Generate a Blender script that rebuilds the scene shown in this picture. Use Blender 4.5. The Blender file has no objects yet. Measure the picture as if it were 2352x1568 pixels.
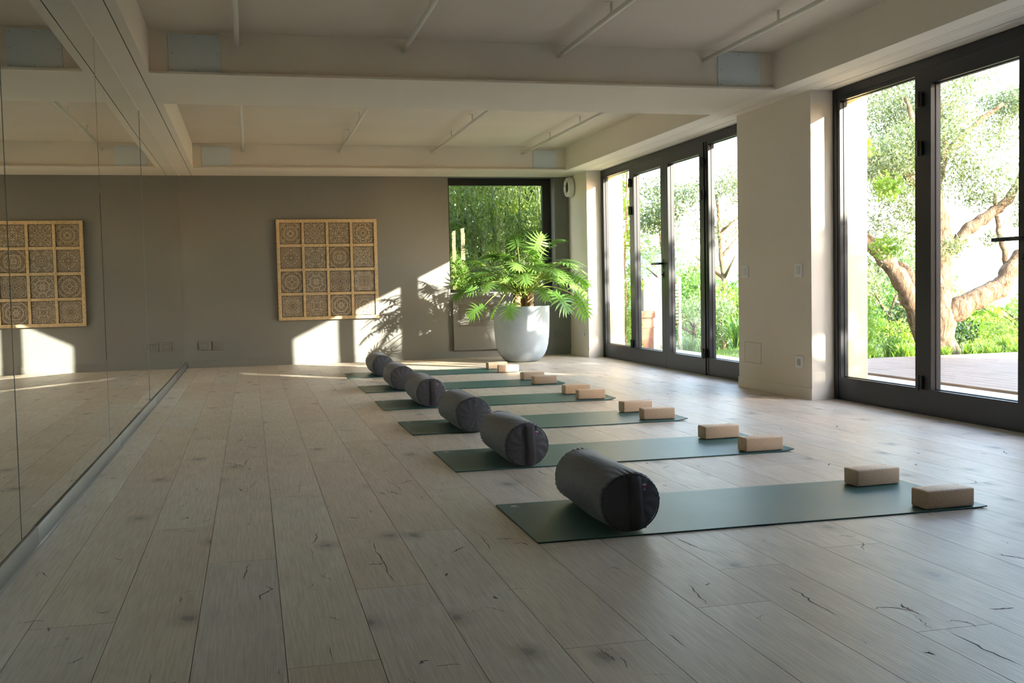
import bpy, math, random
import numpy as np
from mathutils import Vector, Matrix
random.seed(7); RNG = np.random.default_rng(7)
SC = bpy.context.scene
COL = SC.collection
PI = math.pi

# ------------------------------------------------------------------ camera
EYE = 0.8905
YAW, PITCH, ROLL, FPX = 0.2432, -0.0521, -0.0213, 2409.0
def make_camera():
    cy, sy = math.cos(YAW), math.sin(YAW); cp, sp = math.cos(PITCH), math.sin(PITCH); cr, sr = math.cos(ROLL), math.sin(ROLL)
    r0 = Vector((cy, -sy, 0)); d = Vector((sy, cy, 0)); z = Vector((0, 0, 1))
    up = z*cp - d*sp; fw = d*cp + z*sp
    r = r0*cr + up*sr; u = -r0*sr + up*cr
    cam = bpy.data.cameras.new('camera'); o = bpy.data.objects.new('camera', cam); COL.objects.link(o)
    m = Matrix((r, u, -fw)).transposed().to_4x4(); m.translation = Vector((0, 0, EYE))
    o.matrix_world = m
    cam.sensor_fit = 'HORIZONTAL'; cam.sensor_width = 36; cam.lens = 36*FPX/2352
    cam.clip_start = 0.05; cam.clip_end = 2000
    SC.camera = o
make_camera()

# ------------------------------------------------------------------ sky, sun, exposure
w = bpy.data.worlds.new('sky'); SC.world = w; w.use_nodes = True
nt = w.node_tree; nt.nodes.clear()
sky = nt.nodes.new('ShaderNodeTexSky'); sky.sky_type = 'NISHITA'; sky.sun_disc = False
sky.sun_elevation = math.radians(20); sky.sun_rotation = math.radians(140); sky.air_density = 1.0; sky.dust_density = 0.6; sky.ozone_density = 1.0
bg = nt.nodes.new('ShaderNodeBackground'); bg.inputs[1].default_value = 1.35
out = nt.nodes.new('ShaderNodeOutputWorld')
tint = nt.nodes.new('ShaderNodeMix'); tint.data_type = 'RGBA'; tint.blend_type = 'MULTIPLY'; tint.inputs[0].default_value = 1; tint.inputs[7].default_value = (1.16, 1.0, .93, 1)
nt.links.new(sky.outputs[0], tint.inputs[6]); nt.links.new(tint.outputs[2], bg.inputs[0]); nt.links.new(bg.outputs[0], out.inputs[0])
sun = bpy.data.lights.new('sun', 'SUN'); sun.energy = 15; sun.angle = 0.0093; sun.color = (1.0, 0.90, 0.76)
so = bpy.data.objects.new('sun', sun); COL.objects.link(so)
SUN = Vector((-0.827, 1.0, -0.404)).normalized()
so.rotation_euler = SUN.to_track_quat('-Z', 'Y').to_euler(); so.location = (12, -8, 9)
SC.view_settings.view_transform = 'Standard'; SC.view_settings.look = 'None'
SC.view_settings.exposure = 1.32; SC.view_settings.gamma = 1.0; SC.view_settings.use_curve_mapping = False
SC.cycles.max_bounces = 10; SC.cycles.diffuse_bounces = 6; SC.cycles.glossy_bounces = 5; SC.cycles.transparent_max_bounces = 16
SC.cycles.transmission_bounces = 6
SC.cycles.sample_clamp_indirect = 8.0

# ------------------------------------------------------------------ materials
def mat(name, col=(.5, .5, .5), rough=.6, metal=0.0, spec=.5, **k):
    m = bpy.data.materials.new(name); m.use_nodes = True
    b = m.node_tree.nodes['Principled BSDF']
    b.inputs['Base Color'].default_value = (*col, 1); b.inputs['Roughness'].default_value = rough
    b.inputs['Metallic'].default_value = metal; b.inputs['Specular IOR Level'].default_value = spec
    for kk, v in k.items(): b.inputs[kk.replace('_', ' ')].default_value = v
    return m
class N:
    """tiny node helper"""
    def __init__(s, m): s.t = m.node_tree; s.b = s.t.nodes['Principled BSDF']
    def n(s, typ, **k):
        q = s.t.nodes.new(typ)
        for a, v in k.items(): setattr(q, a, v)
        return q
    def l(s, a, b): s.t.links.new(a, b)
    def co(s, kind='Object'): return s.n('ShaderNodeTexCoord').outputs[kind]
    def mp(s, src, scale=(1, 1, 1), loc=(0, 0, 0)):
        q = s.n('ShaderNodeMapping'); q.inputs['Scale'].default_value = scale; q.inputs['Location'].default_value = loc
        s.l(src, q.inputs['Vector']); return q.outputs[0]
    def noise(s, v, scale, detail=4, rough=.6, dist=0):
        q = s.n('ShaderNodeTexNoise'); q.inputs['Scale'].default_value = scale; q.inputs['Detail'].default_value = detail
        q.inputs['Roughness'].default_value = rough; q.inputs['Distortion'].default_value = dist
        s.l(v, q.inputs['Vector']); return q.outputs['Fac']
    def ramp(s, f, stops):
        q = s.n('ShaderNodeValToRGB'); e = q.color_ramp.elements
        while len(e) < len(stops): e.new(.5)
        for el, (p, c) in zip(e, stops):
            el.position = p; el.color = (*c, 1) if not isinstance(c, (int, float)) else (c, c, c, 1)
        s.l(f, q.inputs[0]); return q.outputs[0]
    def math(s, op, a, b=None, c=None):
        q = s.n('ShaderNodeMath', operation=op)
        for i, v in enumerate((a, b, c)):
            if v is None: continue
            if isinstance(v, (int, float)): q.inputs[i].default_value = v
            else: s.l(v, q.inputs[i])
        return q.outputs[0]
    def mix(s, f, a, b, mode='MIX'):
        q = s.n('ShaderNodeMix', data_type='RGBA', blend_type=mode)
        for i, v in ((0, f), (6, a), (7, b)):
            if isinstance(v, (int, float)): q.inputs[i].default_value = v
            elif isinstance(v, tuple): q.inputs[i].default_value = (*v, 1)
            else: s.l(v, q.inputs[i])
        return q.outputs[2]
    def bump(s, h, strength=.3, dist=.01):
        q = s.n('ShaderNodeBump'); q.inputs['Strength'].default_value = strength; q.inputs['Distance'].default_value = dist
        s.l(h, q.inputs['Height']); s.l(q.outputs[0], s.b.inputs['Normal'])
    def col(s, c): s.l(c, s.b.inputs['Base Color'])

def plaster(name, col, amt=.05, rough=.85):
    m = mat(name, col, rough, spec=.25); q = N(m); v = q.co()
    f = q.noise(v, 1.3, 3); c2 = tuple(x*(1-amt) for x in col); c3 = tuple(min(1, x*(1+amt)) for x in col)
    q.col(q.ramp(f, [(.3, c2), (.7, c3)])); q.bump(q.noise(v, 90, 3), .06, .004)
    return m
M = {}
M['cream'] = plaster('cream_plaster', (.72, .66, .56), .02)
M['white'] = plaster('white_plaster', (.78, .72, .62), .02)
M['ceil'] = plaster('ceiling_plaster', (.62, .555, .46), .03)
M['taupe'] = plaster('taupe_plaster', (.188, .190, .176), .03)
M['yellow'] = plaster('ochre_plaster', (.78, .60, .30), .06)
M['groove'] = mat('groove_dark', (.03, .028, .025), .8)
M['groove_l'] = mat('groove_light', (.30, .28, .25), .8)
M['alu'] = mat('dark_aluminium', (.009, .012, .016), .36, spec=.5)
M['gasket'] = mat('black_gasket', (.012, .012, .013), .5)
M['handle'] = mat('black_handle', (.02, .02, .022), .35, .3)
M['plinth'] = mat('brushed_steel', (.36, .37, .37), .36, 1.0)
M['plastic'] = mat('white_plastic', (.78, .77, .74), .4)
M['plastic_in'] = mat('white_plastic_inset', (.62, .62, .60), .45)
M['taupe_plastic'] = mat('taupe_plastic', (.17, .17, .155), .5)
M['gap'] = mat('socket_gap', (.05, .048, .043), .7)
M['panel'] = mat('pale_blue_panel', (.60, .66, .67), .5)
M['pipe'] = mat('painted_pipe', (.66, .64, .57), .45)
M['screw'] = mat('screw_head', (.12, .12, .12), .4, .6)
M['pot'] = mat('blue_grey_clay', (.33, .39, .44), .5)
q = N(M['pot']); f = q.noise(q.co(), 5, 5); q.col(q.ramp(f, [(.3, (.27, .33, .38)), (.7, (.35, .41, .46))])); q.bump(q.noise(q.co(), 60, 2), .08, .003)
M['soil'] = mat('potting_soil', (.05, .035, .025), .95)
M['steel'] = M['plinth']
def glass():
    m = bpy.data.materials.new('window_glass'); m.use_nodes = True; t = m.node_tree; t.nodes.clear()
    o = t.nodes.new('ShaderNodeOutputMaterial'); mx = t.nodes.new('ShaderNodeMixShader')
    tr = t.nodes.new('ShaderNodeBsdfTransparent'); tr.inputs[0].default_value = (.93, .95, .94, 1)
    gl = t.nodes.new('ShaderNodeBsdfGlossy'); gl.inputs['Roughness'].default_value = .0
    lw = t.nodes.new('ShaderNodeLayerWeight'); lw.inputs[0].default_value = .5      # symmetric Schlick reflectance, the same from both faces
    pw = t.nodes.new('ShaderNodeMath'); pw.operation = 'POWER'; pw.inputs[1].default_value = 5
    ma = t.nodes.new('ShaderNodeMath'); ma.operation = 'MULTIPLY_ADD'; ma.inputs[1].default_value = .95; ma.inputs[2].default_value = .04
    t.links.new(lw.outputs['Facing'], pw.inputs[0]); t.links.new(pw.outputs[0], ma.inputs[0])
    t.links.new(ma.outputs[0], mx.inputs[0]); t.links.new(tr.outputs[0], mx.inputs[1]); t.links.new(gl.outputs[0], mx.inputs[2]); t.links.new(mx.outputs[0], o.inputs[0])
    return m
M['glass'] = glass()
M['mirror'] = mat('silver_mirror', (.80, .83, .79), .0, 1.0)
M['mirror_edge'] = mat('mirror_edge', (.42, .50, .50), .25, .5)

def floor_mat():
    m = mat('whitewashed_oak', (.5, .45, .38), .5, spec=.45); q = N(m)
    at = q.n('ShaderNodeAttribute', attribute_name='rnd'); r = at.outputs['Fac']
    v = q.co()
    off = q.n('ShaderNodeCombineXYZ'); q.l(q.math('MULTIPLY', r, 37.0), off.inputs[0]); q.l(q.math('MULTIPLY', r, 91.0), off.inputs[1])
    add = q.n('ShaderNodeVectorMath', operation='ADD'); q.l(v, add.inputs[0]); q.l(off.outputs[0], add.inputs[1]); vv = add.outputs[0]
    base = q.ramp(r, [(0.0, (.50, .38, .27)), (.22, (.64, .54, .42)), (.45, (.55, .45, .335)), (.62, (.66, .575, .465)), (.8, (.54, .485, .41)), (1.0, (.60, .465, .33))])
    cloud = q.noise(q.mp(vv, (3.0, 1.1, 1)), 2.2, 5, .65, .6)
    c = q.mix(.36, base, q.ramp(cloud, [(.3, (.44, .36, .28)), (.55, (.60, .515, .42)), (.75, (.66, .565, .45))]))
    # growth rings: stretched wave distorted by noise
    wv = q.n('ShaderNodeTexWave', wave_type='BANDS', bands_direction='X'); wv.inputs['Scale'].default_value = 24; wv.inputs['Distortion'].default_value = 34
    wv.inputs['Detail'].default_value = 2; wv.inputs['Detail Scale'].default_value = .22
    q.l(q.mp(vv, (1.0, .16, 1)), wv.inputs['Vector'])
    fine = q.noise(q.mp(vv, (150, 5, 1)), 1.0, 3, .6)
    c = q.mix(q.math('MULTIPLY', q.ramp(q.noise(vv, 3.1, 3), [(.45, 0), (.68, 1)]), .16), c, q.ramp(wv.outputs['Fac'], [(.0, (.50, .45, .40)), (.35, (.92, .90, .88)), (1, (1, 1, 1))]), 'MULTIPLY')
    c = q.mix(.45, c, q.ramp(fine, [(.35, (.62, .60, .57)), (.6, (1, 1, 1))]), 'MULTIPLY')
    # sparse knots
    vo = q.n('ShaderNodeTexVoronoi', feature='F1', voronoi_dimensions='2D'); vo.inputs['Scale'].default_value = 2.6; q.l(q.mp(vv, (1.0, .62, 1)), vo.inputs['Vector'])
    nz = q.noise(vv, 22, 4, .7)
    kd = q.math('ADD', vo.outputs['Distance'], q.math('MULTIPLY', nz, .12))
    pick = q.n('ShaderNodeSeparateColor'); q.l(vo.outputs['Color'], pick.inputs[0])
    sel = q.math('GREATER_THAN', pick.outputs[0], .5)
    kf = q.math('MULTIPLY', q.ramp(kd, [(.085, 1), (.115, .5), (.22, 0)]), sel)
    c = q.mix(q.math('MULTIPLY', kf, .75), c, (.13, .11, .10))
    q.col(c)
    h = q.math('ADD', q.math('MULTIPLY', fine, .6), q.math('MULTIPLY', wv.outputs['Fac'], .05))
    q.bump(h, .22, .003)
    q.l(q.ramp(fine, [(.3, .50), (.7, .38)]), q.b.inputs['Roughness'])
    return m
M['oak'] = floor_mat()
M['seam'] = mat('board_joint', (.17, .13, .09), .9)
M['crack'] = mat('filled_crack', (.09, .075, .065), .8)
def carved():
    m = mat('carved_wood', (.4, .3, .2), .7, spec=.2); q = N(m)
    uv = q.n('ShaderNodeUVMap', uv_map='UVMap').outputs[0]
    sp = q.n('ShaderNodeSeparateXYZ'); q.l(uv, sp.inputs[0])
    ax = q.math('ABSOLUTE', q.math('SUBTRACT', sp.outputs[0], .5)); ay = q.math('ABSOLUTE', q.math('SUBTRACT', sp.outputs[1], .5))
    mx = q.math('MAXIMUM', ax, ay); mn = q.math('MINIMUM', ax, ay)
    rd = q.n('ShaderNodeObjectInfo').outputs['Random']
    cb = q.n('ShaderNodeCombineXYZ'); q.l(mx, cb.inputs[0]); q.l(mn, cb.inputs[1]); q.l(q.math('MULTIPLY', rd, 9.0), cb.inputs[2])
    vo = q.n('ShaderNodeTexVoronoi', feature='DISTANCE_TO_EDGE'); vo.inputs['Scale'].default_value = 26; q.l(cb.outputs[0], vo.inputs['Vector'])
    ln = q.ramp(vo.outputs['Distance'], [(.095, 1), (.15, 0)])
    rr = q.math('SQRT', q.math('ADD', q.math('MULTIPLY', ax, ax), q.math('MULTIPLY', ay, ay)))
    ring = q.math('LESS_THAN', q.math('ABSOLUTE', q.math('SUBTRACT', q.math('FRACT', q.math('MULTIPLY', rr, 5.0)), .5)), .09)
    f = q.math('MAXIMUM', ln, q.math('MULTIPLY', ring, q.math('GREATER_THAN', rd, .55)))
    tint = q.ramp(rd, [(0, (.50, .41, .30)), (.35, (.52, .45, .35)), (.7, (.40, .31, .20)), (1, (.50, .44, .36))])
    q.col(q.mix(f, (.035, .026, .02), tint)); q.bump(f, .8, .006)
    return m
M['carved'] = carved()
M['pine'] = mat('pale_mango_wood', (.55, .40, .23), .55)
q = N(M['pine']); q.col(q.ramp(q.noise(q.mp(q.co(), (7, 1, 7)), 6, 4, .6), [(.3, (.42, .29, .15)), (.55, (.56, .42, .24)), (.8, (.62, .49, .30))]))
M['cork'] = mat('cork', (.66, .50, .36), .6, spec=.5)
q = N(M['cork']); c = q.ramp(q.noise(q.co(), 160, 3, .8), [(.33, (.42, .26, .15)), (.45, (.66, .46, .30)), (.7, (.74, .55, .38))]); q.col(c); q.bump(q.noise(q.co(), 160, 3, .8), .25, .002)
M['cork_mark'] = mat('cork_stamp', (.16, .09, .05), .9)
M['mat'] = mat('green_rubber', (.03, .10, .105), .42, spec=.6)
q = N(M['mat']); q.bump(q.noise(q.mp(q.co(), (1, 3, 1)), 260, 2), .25, .001); q.col(q.ramp(q.noise(q.co(), 3, 3), [(.3, (.026, .098, .09)), (.7, (.034, .120, .110))]))
M['mat_mark'] = mat('pink_print', (.80, .64, .58), .7)
def fabric():
    m = mat('charcoal_cotton', (.075, .077, .094), .6, spec=.4); q = N(m); v = q.co()
    m.node_tree.nodes['Principled BSDF'].inputs['Sheen Weight'].default_value = .25
    q.bump(q.noise(q.mp(v, (1, .35, 1)), 14, 4, .55, .6), .35, .02); return m
M['fabric'] = fabric()
M['fabric_d'] = mat('charcoal_webbing', (.05, .048, .054), .7)
M['lab_w'] = mat('label_white', (.7, .7, .72), .6); M['lab_p'] = mat('label_magenta', (.35, .06, .25), .6); M['lab_b'] = mat('label_blue', (.04, .12, .40), .6)
def leaf_mat(name, c1, c2, trans=.5, rough=.45, nscale=.0):
    m = bpy.data.materials.new(name); m.use_nodes = True; t = m.node_tree; q = N(m); b = q.b
    b.inputs['Roughness'].default_value = rough; b.inputs['Specular IOR Level'].default_value = .4
    at = q.n('ShaderNodeAttribute', attribute_name='rnd')
    c = q.ramp(at.outputs['Fac'], [(0, c1), (1, c2)]); q.col(c)
    tl = q.n('ShaderNodeBsdfTranslucent'); q.l(q.mix(1.0, c, (1.25, 1.35, .55), 'MULTIPLY'), tl.inputs[0])
    mx = q.n('ShaderNodeMixShader'); mx.inputs[0].default_value = trans
    o = [n for n in t.nodes if n.type == 'OUTPUT_MATERIAL'][0]
    q.l(b.outputs[0], mx.inputs[1]); q.l(tl.outputs[0], mx.inputs[2]); q.l(mx.outputs[0], o.inputs[0])
    return m
M['philo'] = leaf_mat('philodendron_leaf', (.085, .19, .04), (.17, .31, .075), .35, .28)
M['stalk'] = leaf_mat('philodendron_stalk', (.22, .34, .06), (.38, .44, .12), .25, .4)
M['stem'] = mat('scarred_stem', (.20, .12, .06), .85); q = N(M['stem']); q.col(q.ramp(q.noise(q.co(), 45, 3), [(.35, (.10, .055, .03)), (.65, (.34, .24, .12))])); q.bump(q.noise(q.co(), 45, 3), .6, .01)
M['olive'] = leaf_mat('olive_leaf', (.085, .12, .06), (.24, .29, .17), .3)
M['green'] = leaf_mat('garden_leaf', (.05, .13, .025), (.14, .27, .07), .4)
M['lime'] = leaf_mat('bright_leaf', (.11, .20, .03), (.24, .36, .08), .4)
M['pale'] = leaf_mat('pale_leaf', (.12, .20, .11), (.27, .36, .22), .4)
M['dark'] = leaf_mat('dark_leaf', (.02, .05, .015), (.06, .11, .035), .25)
M['bambooleaf'] = leaf_mat('bamboo_leaf', (.05, .10, .018), (.18, .24, .045), .4)
M['culm'] = mat('bamboo_culm', (.06, .10, .03), .5)
M['bark'] = mat('olive_bark', (.26, .19, .13), .95, spec=.1); q = N(M['bark']); f = q.noise(q.mp(q.co(), (1, 1, .35)), 16, 5, .7, .8); q.col(q.ramp(f, [(.32, (.05, .032, .02)), (.5, (.15, .105, .07)), (.72, (.27, .21, .155))])); q.bump(f, .9, .05)
M['deck'] = mat('weathered_deck', (.40, .27, .19), .7); q = N(M['deck']); q.col(q.ramp(q.noise(q.mp(q.co(), (14, .8, 1)), 2, 4), [(.3, (.15, .095, .065)), (.7, (.27, .19, .14))]))
M['paving'] = mat('pale_paving', (.62, .58, .50), .8); q = N(M['paving']); q.col(q.ramp(q.noise(q.co(), 4, 5), [(.3, (.42, .38, .31)), (.7, (.55, .51, .44))]))
M['ground'] = mat('garden_soil', (.16, .17, .07), .95); q = N(M['ground']); q.col(q.ramp(q.noise(q.co(), 1.5, 5), [(.3, (.11, .08, .045)), (.6, (.10, .14, .045)), (.8, (.14, .20, .06))]))
M['lawn'] = leaf_mat('lawn_blade', (.12, .22, .04), (.22, .34, .08), .4)
M['hill'] = mat('far_hillside', (.10, .15, .15), .95)
M['terra'] = mat('terracotta', (.25, .11, .065), .8); q = N(M['terra']); q.col(q.ramp(q.noise(q.co(), 9, 4), [(.3, (.17, .07, .04)), (.7, (.27, .13, .08))]))

# ------------------------------------------------------------------ mesh helpers
class MB:
    def __init__(s): s.v = []; s.f = []; s.mi = []; s.uv = {}; s.sm = []
    def add(s, vs, fs, mi=0, smooth=False):
        o = len(s.v); s.v += [tuple(p) for p in vs]
        for f in fs: s.f.append(tuple(i+o for i in f)); s.mi.append(mi); s.sm.append(smooth)
    def box(s, a, b, mi=0, bev=0):
        x0, y0, z0 = a; x1, y1, z1 = b
        if x0 > x1: x0, x1 = x1, x0
        if y0 > y1: y0, y1 = y1, y0
        if z0 > z1: z0, z1 = z1, z0
        if bev <= 0:
            vs = [(x0, y0, z0), (x1, y0, z0), (x1, y1, z0), (x0, y1, z0), (x0, y0, z1), (x1, y0, z1), (x1, y1, z1), (x0, y1, z1)]
            s.add(vs, [(0, 3, 2, 1), (4, 5, 6, 7), (0, 1, 5, 4), (1, 2, 6, 5), (2, 3, 7, 6), (3, 0, 4, 7)], mi); return
        import bmesh
        bm = bmesh.new(); bmesh.ops.create_cube(bm, size=1)
        for v in bm.verts: v.co = Vector(((x0+x1)/2+v.co.x*(x1-x0), (y0+y1)/2+v.co.y*(y1-y0), (z0+z1)/2+v.co.z*(z1-z0)))
        bmesh.ops.bevel(bm, geom=bm.edges[:], offset=bev, segments=3, profile=.5, affect='EDGES')
        bm.verts.index_update(); s.add([v.co[:] for v in bm.verts], [[v.index for v in f.verts] for f in bm.faces], mi, True); bm.free()
    def tube(s, pts, rad, n=8, mi=0, caps=True, smooth=True):
        pts = [Vector(p) for p in pts]; k = len(pts)
        if isinstance(rad, (int, float)): rad = [rad]*k
        vs = []; fs = []; ref = None
        for i, p in enumerate(pts):
            t = (pts[min(i+1, k-1)]-pts[max(i-1, 0)]).normalized()
            if ref is None: ref = Vector((0, 0, 1)) if abs(t.z) < .9 else Vector((1, 0, 0))
            a = t.cross(ref).normalized(); b = a.cross(t).normalized(); ref = b
            for j in range(n):
                an = 2*PI*j/n; vs.append(p+(a*math.cos(an)+b*math.sin(an))*rad[i])
        for i in range(k-1):
            for j in range(n): fs.append((i*n+j, i*n+(j+1) % n, (i+1)*n+(j+1) % n, (i+1)*n+j))
        if caps: fs.append(tuple(range(n))[::-1]); fs.append(tuple((k-1)*n+j for j in range(n)))
        s.add(vs, fs, mi, smooth)
    def lathe(s, prof, c=(0, 0, 0), n=48, mi=0, axis='Z'):
        vs = []; fs = []; k = len(prof)
        for r, z in prof:
            for j in range(n):
                a = 2*PI*j/n; x, y = r*math.cos(a), r*math.sin(a)
                p = (x, y, z) if axis == 'Z' else ((-z, x, y) if axis == 'X' else (x, z, y))
                vs.append((p[0]+c[0], p[1]+c[1], p[2]+c[2]))
        for i in range(k-1):
            for j in range(n): fs.append((i*n+j, i*n+(j+1) % n, (i+1)*n+(j+1) % n, (i+1)*n+j))
        s.add(vs, fs, mi, True)
    def build(s, name, mats, parent=None, loc=None, rnd=None):
        me = bpy.data.meshes.new(name); me.from_pydata(s.v, [], s.f)
        if not isinstance(mats, (list, tuple)): mats = [mats]
        for m in mats: me.materials.append(m)
        me.polygons.foreach_set('material_index', s.mi); me.polygons.foreach_set('use_smooth', s.sm)
        me.update()
        o = bpy.data.objects.new(name, me); COL.objects.link(o)
        if parent: o.parent = parent
        if loc: o.location = loc
        return o
def tag(o, label=None, cat=None, group=None, kind=None):
    if label: o['label'] = label
    if cat: o['category'] = cat
    if group: o['group'] = group
    if kind: o['kind'] = kind
    return o
def empty(name, loc, label=None, cat=None, group=None, kind=None, rz=0):
    o = bpy.data.objects.new(name, None); COL.objects.link(o); o.location = loc; o.rotation_euler = (0, 0, rz); o.empty_display_size = .1
    return tag(o, label, cat, group, kind)
def struct(name, mb, mats): return tag(mb.build(name, mats), kind='structure')
def dup(root):
    c = root.copy(); COL.objects.link(c)
    for ch in list(root.children):
        d = dup(ch); d.parent = c; d.matrix_parent_inverse = ch.matrix_parent_inverse.copy()
    return c
def quads(name, P, rnd, m, parent=None, nper=4):
    """P: (n,nper,3) array of polygon corners"""
    n = len(P); me = bpy.data.meshes.new(name)
    me.vertices.add(n*nper); me.vertices.foreach_set('co', np.ascontiguousarray(P, np.float32).ravel())
    me.loops.add(n*nper); me.loops.foreach_set('vertex_index', np.arange(n*nper, dtype=np.int32))
    me.polygons.add(n); me.polygons.foreach_set('loop_start', np.arange(0, n*nper, nper, dtype=np.int32))
    try: me.polygons.foreach_set('loop_total', np.full(n, nper, dtype=np.int32))
    except Exception: pass
    me.update(calc_edges=True); me.validate()
    a = me.attributes.new('rnd', 'FLOAT', 'FACE'); a.data.foreach_set('value', np.asarray(rnd, np.float32))
    me.materials.append(m)
    o = bpy.data.objects.new(name, me); COL.objects.link(o)
    if parent: o.parent = parent
    return o
def rand_unit(n):
    v = RNG.normal(size=(n, 3)); return v/np.linalg.norm(v, axis=1, keepdims=True)
def leaf_cloud(clusters, L, W, up=.2):
    """clusters: (cx,cy,cz,rx,ry,rz,count); leaves as 4-corner lance shapes"""
    Ps = []
    for cx, cy, cz, rx, ry, rz, n in clusters:
        u = rand_unit(n)*(RNG.random((n, 1))**.45)
        c = u*np.array([rx, ry, rz])+np.array([cx, cy, cz])
        d = rand_unit(n)+np.array([0, 0, up]); d /= np.linalg.norm(d, axis=1, keepdims=True)
        s = np.cross(d, rand_unit(n)); s /= np.linalg.norm(s, axis=1, keepdims=True)
        l = L*(.6+.8*RNG.random((n, 1))); ww = W*(.6+.8*RNG.random((n, 1)))
        Ps.append(np.stack([c-d*l/2, c+s*ww/2-d*l*.05, c+d*l/2, c-s*ww/2-d*l*.05], 1))
    return np.concatenate(Ps)
def foliage(name, parent, clusters, L, W, m, up=.2):
    P = leaf_cloud(clusters, L, W, up); return quads(name, P, RNG.random(len(P)), m, parent)
def wig(pts, amp, seg=5):
    """smooth a polyline and add gentle wobble"""
    pts = [np.array(p, float) for p in pts]; o = []
    for i in range(len(pts)-1):
        p0 = pts[max(i-1, 0)]; p1 = pts[i]; p2 = pts[i+1]; p3 = pts[min(i+2, len(pts)-1)]
        for k in range(seg):
            t = k/seg; o.append(.5*((2*p1)+(-p0+p2)*t+(2*p0-5*p1+4*p2-p3)*t*t+(-p0+3*p1-3*p2+p3)*t**3)+RNG.normal(size=3)*amp)
    o.append(pts[-1]); return o

# ------------------------------------------------------------------ dimensions
XM, XP, XD, XO = -.773, 4.034, 4.2156, 4.50          # mirror, pilaster face, door plane, outer wall face
YF = 13.055; ZS = 2.287; ZC = 2.565
OPEN = [(8.212, 12.307), (2.915, 7.012)]   # glazed openings along the right wall
Y0 = -3.2

# ------------------------------------------------------------------ floor
PW = .2209; PX0 = .0548
JOINTS = {-4: [4.77, 7.0], -2: [4.135, 6.6], -1: [3.558, 5.8], 0: [2.496, 4.627, 7.1], 1: [3.104, 5.5], 2: [3.787, 6.2], 3: [2.432, 4.561], 5: [2.633, 4.9], 7: [2.282, 4.4], 8: [3.105, 5.3], 13: [3.895, 5.9], -3: [3.0, 5.2]}
def build_floor():
    mb = MB(); rn = []
    mb.box((XM-.15, Y0, -.10), (XD+.05, YF+.2, -.003), 1)
    k0 = math.floor((XM-.15-PX0)/PW); k1 = math.ceil((XD+.05-PX0)/PW); r = random.Random(11)
    g = .0009
    for k in range(k0, k1):
        xa = max(PX0+k*PW, XM-.15); xb = min(PX0+(k+1)*PW, XD+.05)
        if xb-xa < .01: continue
        js = sorted(JOINTS.get(k, [])); ys = [Y0]
        y = (js[0] if js else Y0+r.uniform(.4, 2.2))
        pre = []
        yy = y
        while yy > Y0+.4: pre.append(yy); yy -= r.uniform(1.7, 2.3)
        ys += sorted(pre); 
        for j in js[1:]: ys.append(j)
        while ys[-1] < YF: ys.append(ys[-1]+r.uniform(1.6, 2.3))
        ys[-1] = YF+.2
        for a, b in zip(ys[:-1], ys[1:]):
            rv = r.random()
            mb.add([(xa+g, a+g, -.003), (xb-g, a+g, -.003), (xb-g, b-g, -.003), (xa+g, b-g, -.003), (xa+g, a+g, 0), (xb-g, a+g, 0), (xb-g, b-g, 0), (xa+g, b-g, 0)],
                   [(4, 5, 6, 7), (0, 1, 5, 4), (1, 2, 6, 5), (2, 3, 7, 6), (3, 0, 4, 7)], 0)
            rn += [rv]*5
    nb = 6
    # filled cracks and splits, thin ribbons lying in the board surface
    def ribbon(pts, wd, mi=2):
        pts = [np.array(p) for p in pts]; k = len(pts); vs = []
        for i, p in enumerate(pts):
            t = pts[min(i+1, k-1)]-pts[max(i-1, 0)]; t = t/np.linalg.norm(t); s = np.array([-t[1], t[0]])
            ww = wd*math.sin(PI*(i+.35)/(k-.3))*r.uniform(.5, 1.3)
            vs += [(*(p+s*ww/2), .0004), (*(p-s*ww/2), .0004)]
        mb.add(vs, [(2*i, 2*i+1, 2*i+3, 2*i+2) for i in range(k-1)], mi); rn.extend([0]*(k-1))
    def crack(pts, wd):
        P = wig([(x, y, 0) for x, y in pts], .0025, 5); ribbon([p[:2] for p in P], wd)
    for pts, wd in CRACKS: crack(pts, wd)
    for _ in range(900):
        x = r.uniform(XM+.05, XP); y = r.uniform(1.6, YF-.1); ln = r.uniform(.02, .12)*(1 if r.random() < .8 else 1.8)
        k = math.floor((x-PX0)/PW); fx = (x-PX0)/PW-k
        if fx < .15 or fx > .85: continue
        a = r.choice([PI/2, PI/2, 0, r.uniform(0, PI)])+r.gauss(0, .35)
        if abs(math.cos(a))*ln > .07: ln = .07
        pts = [(x, y)]
        for j in range(3):
            a += r.gauss(0, .5); pts.append((pts[-1][0]+math.cos(a)*ln/3, pts[-1][1]+math.sin(a)*ln/3))
        crack(pts, r.choice([.0015, .002, .003, .0045, .007]))
    o = struct('floor', mb, [M['oak'], M['seam'], M['crack']])
    at = o.data.attributes.new('rnd', 'FLOAT', 'FACE')
    at.data.foreach_set('value', [0.0]*nb+rn)
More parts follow.
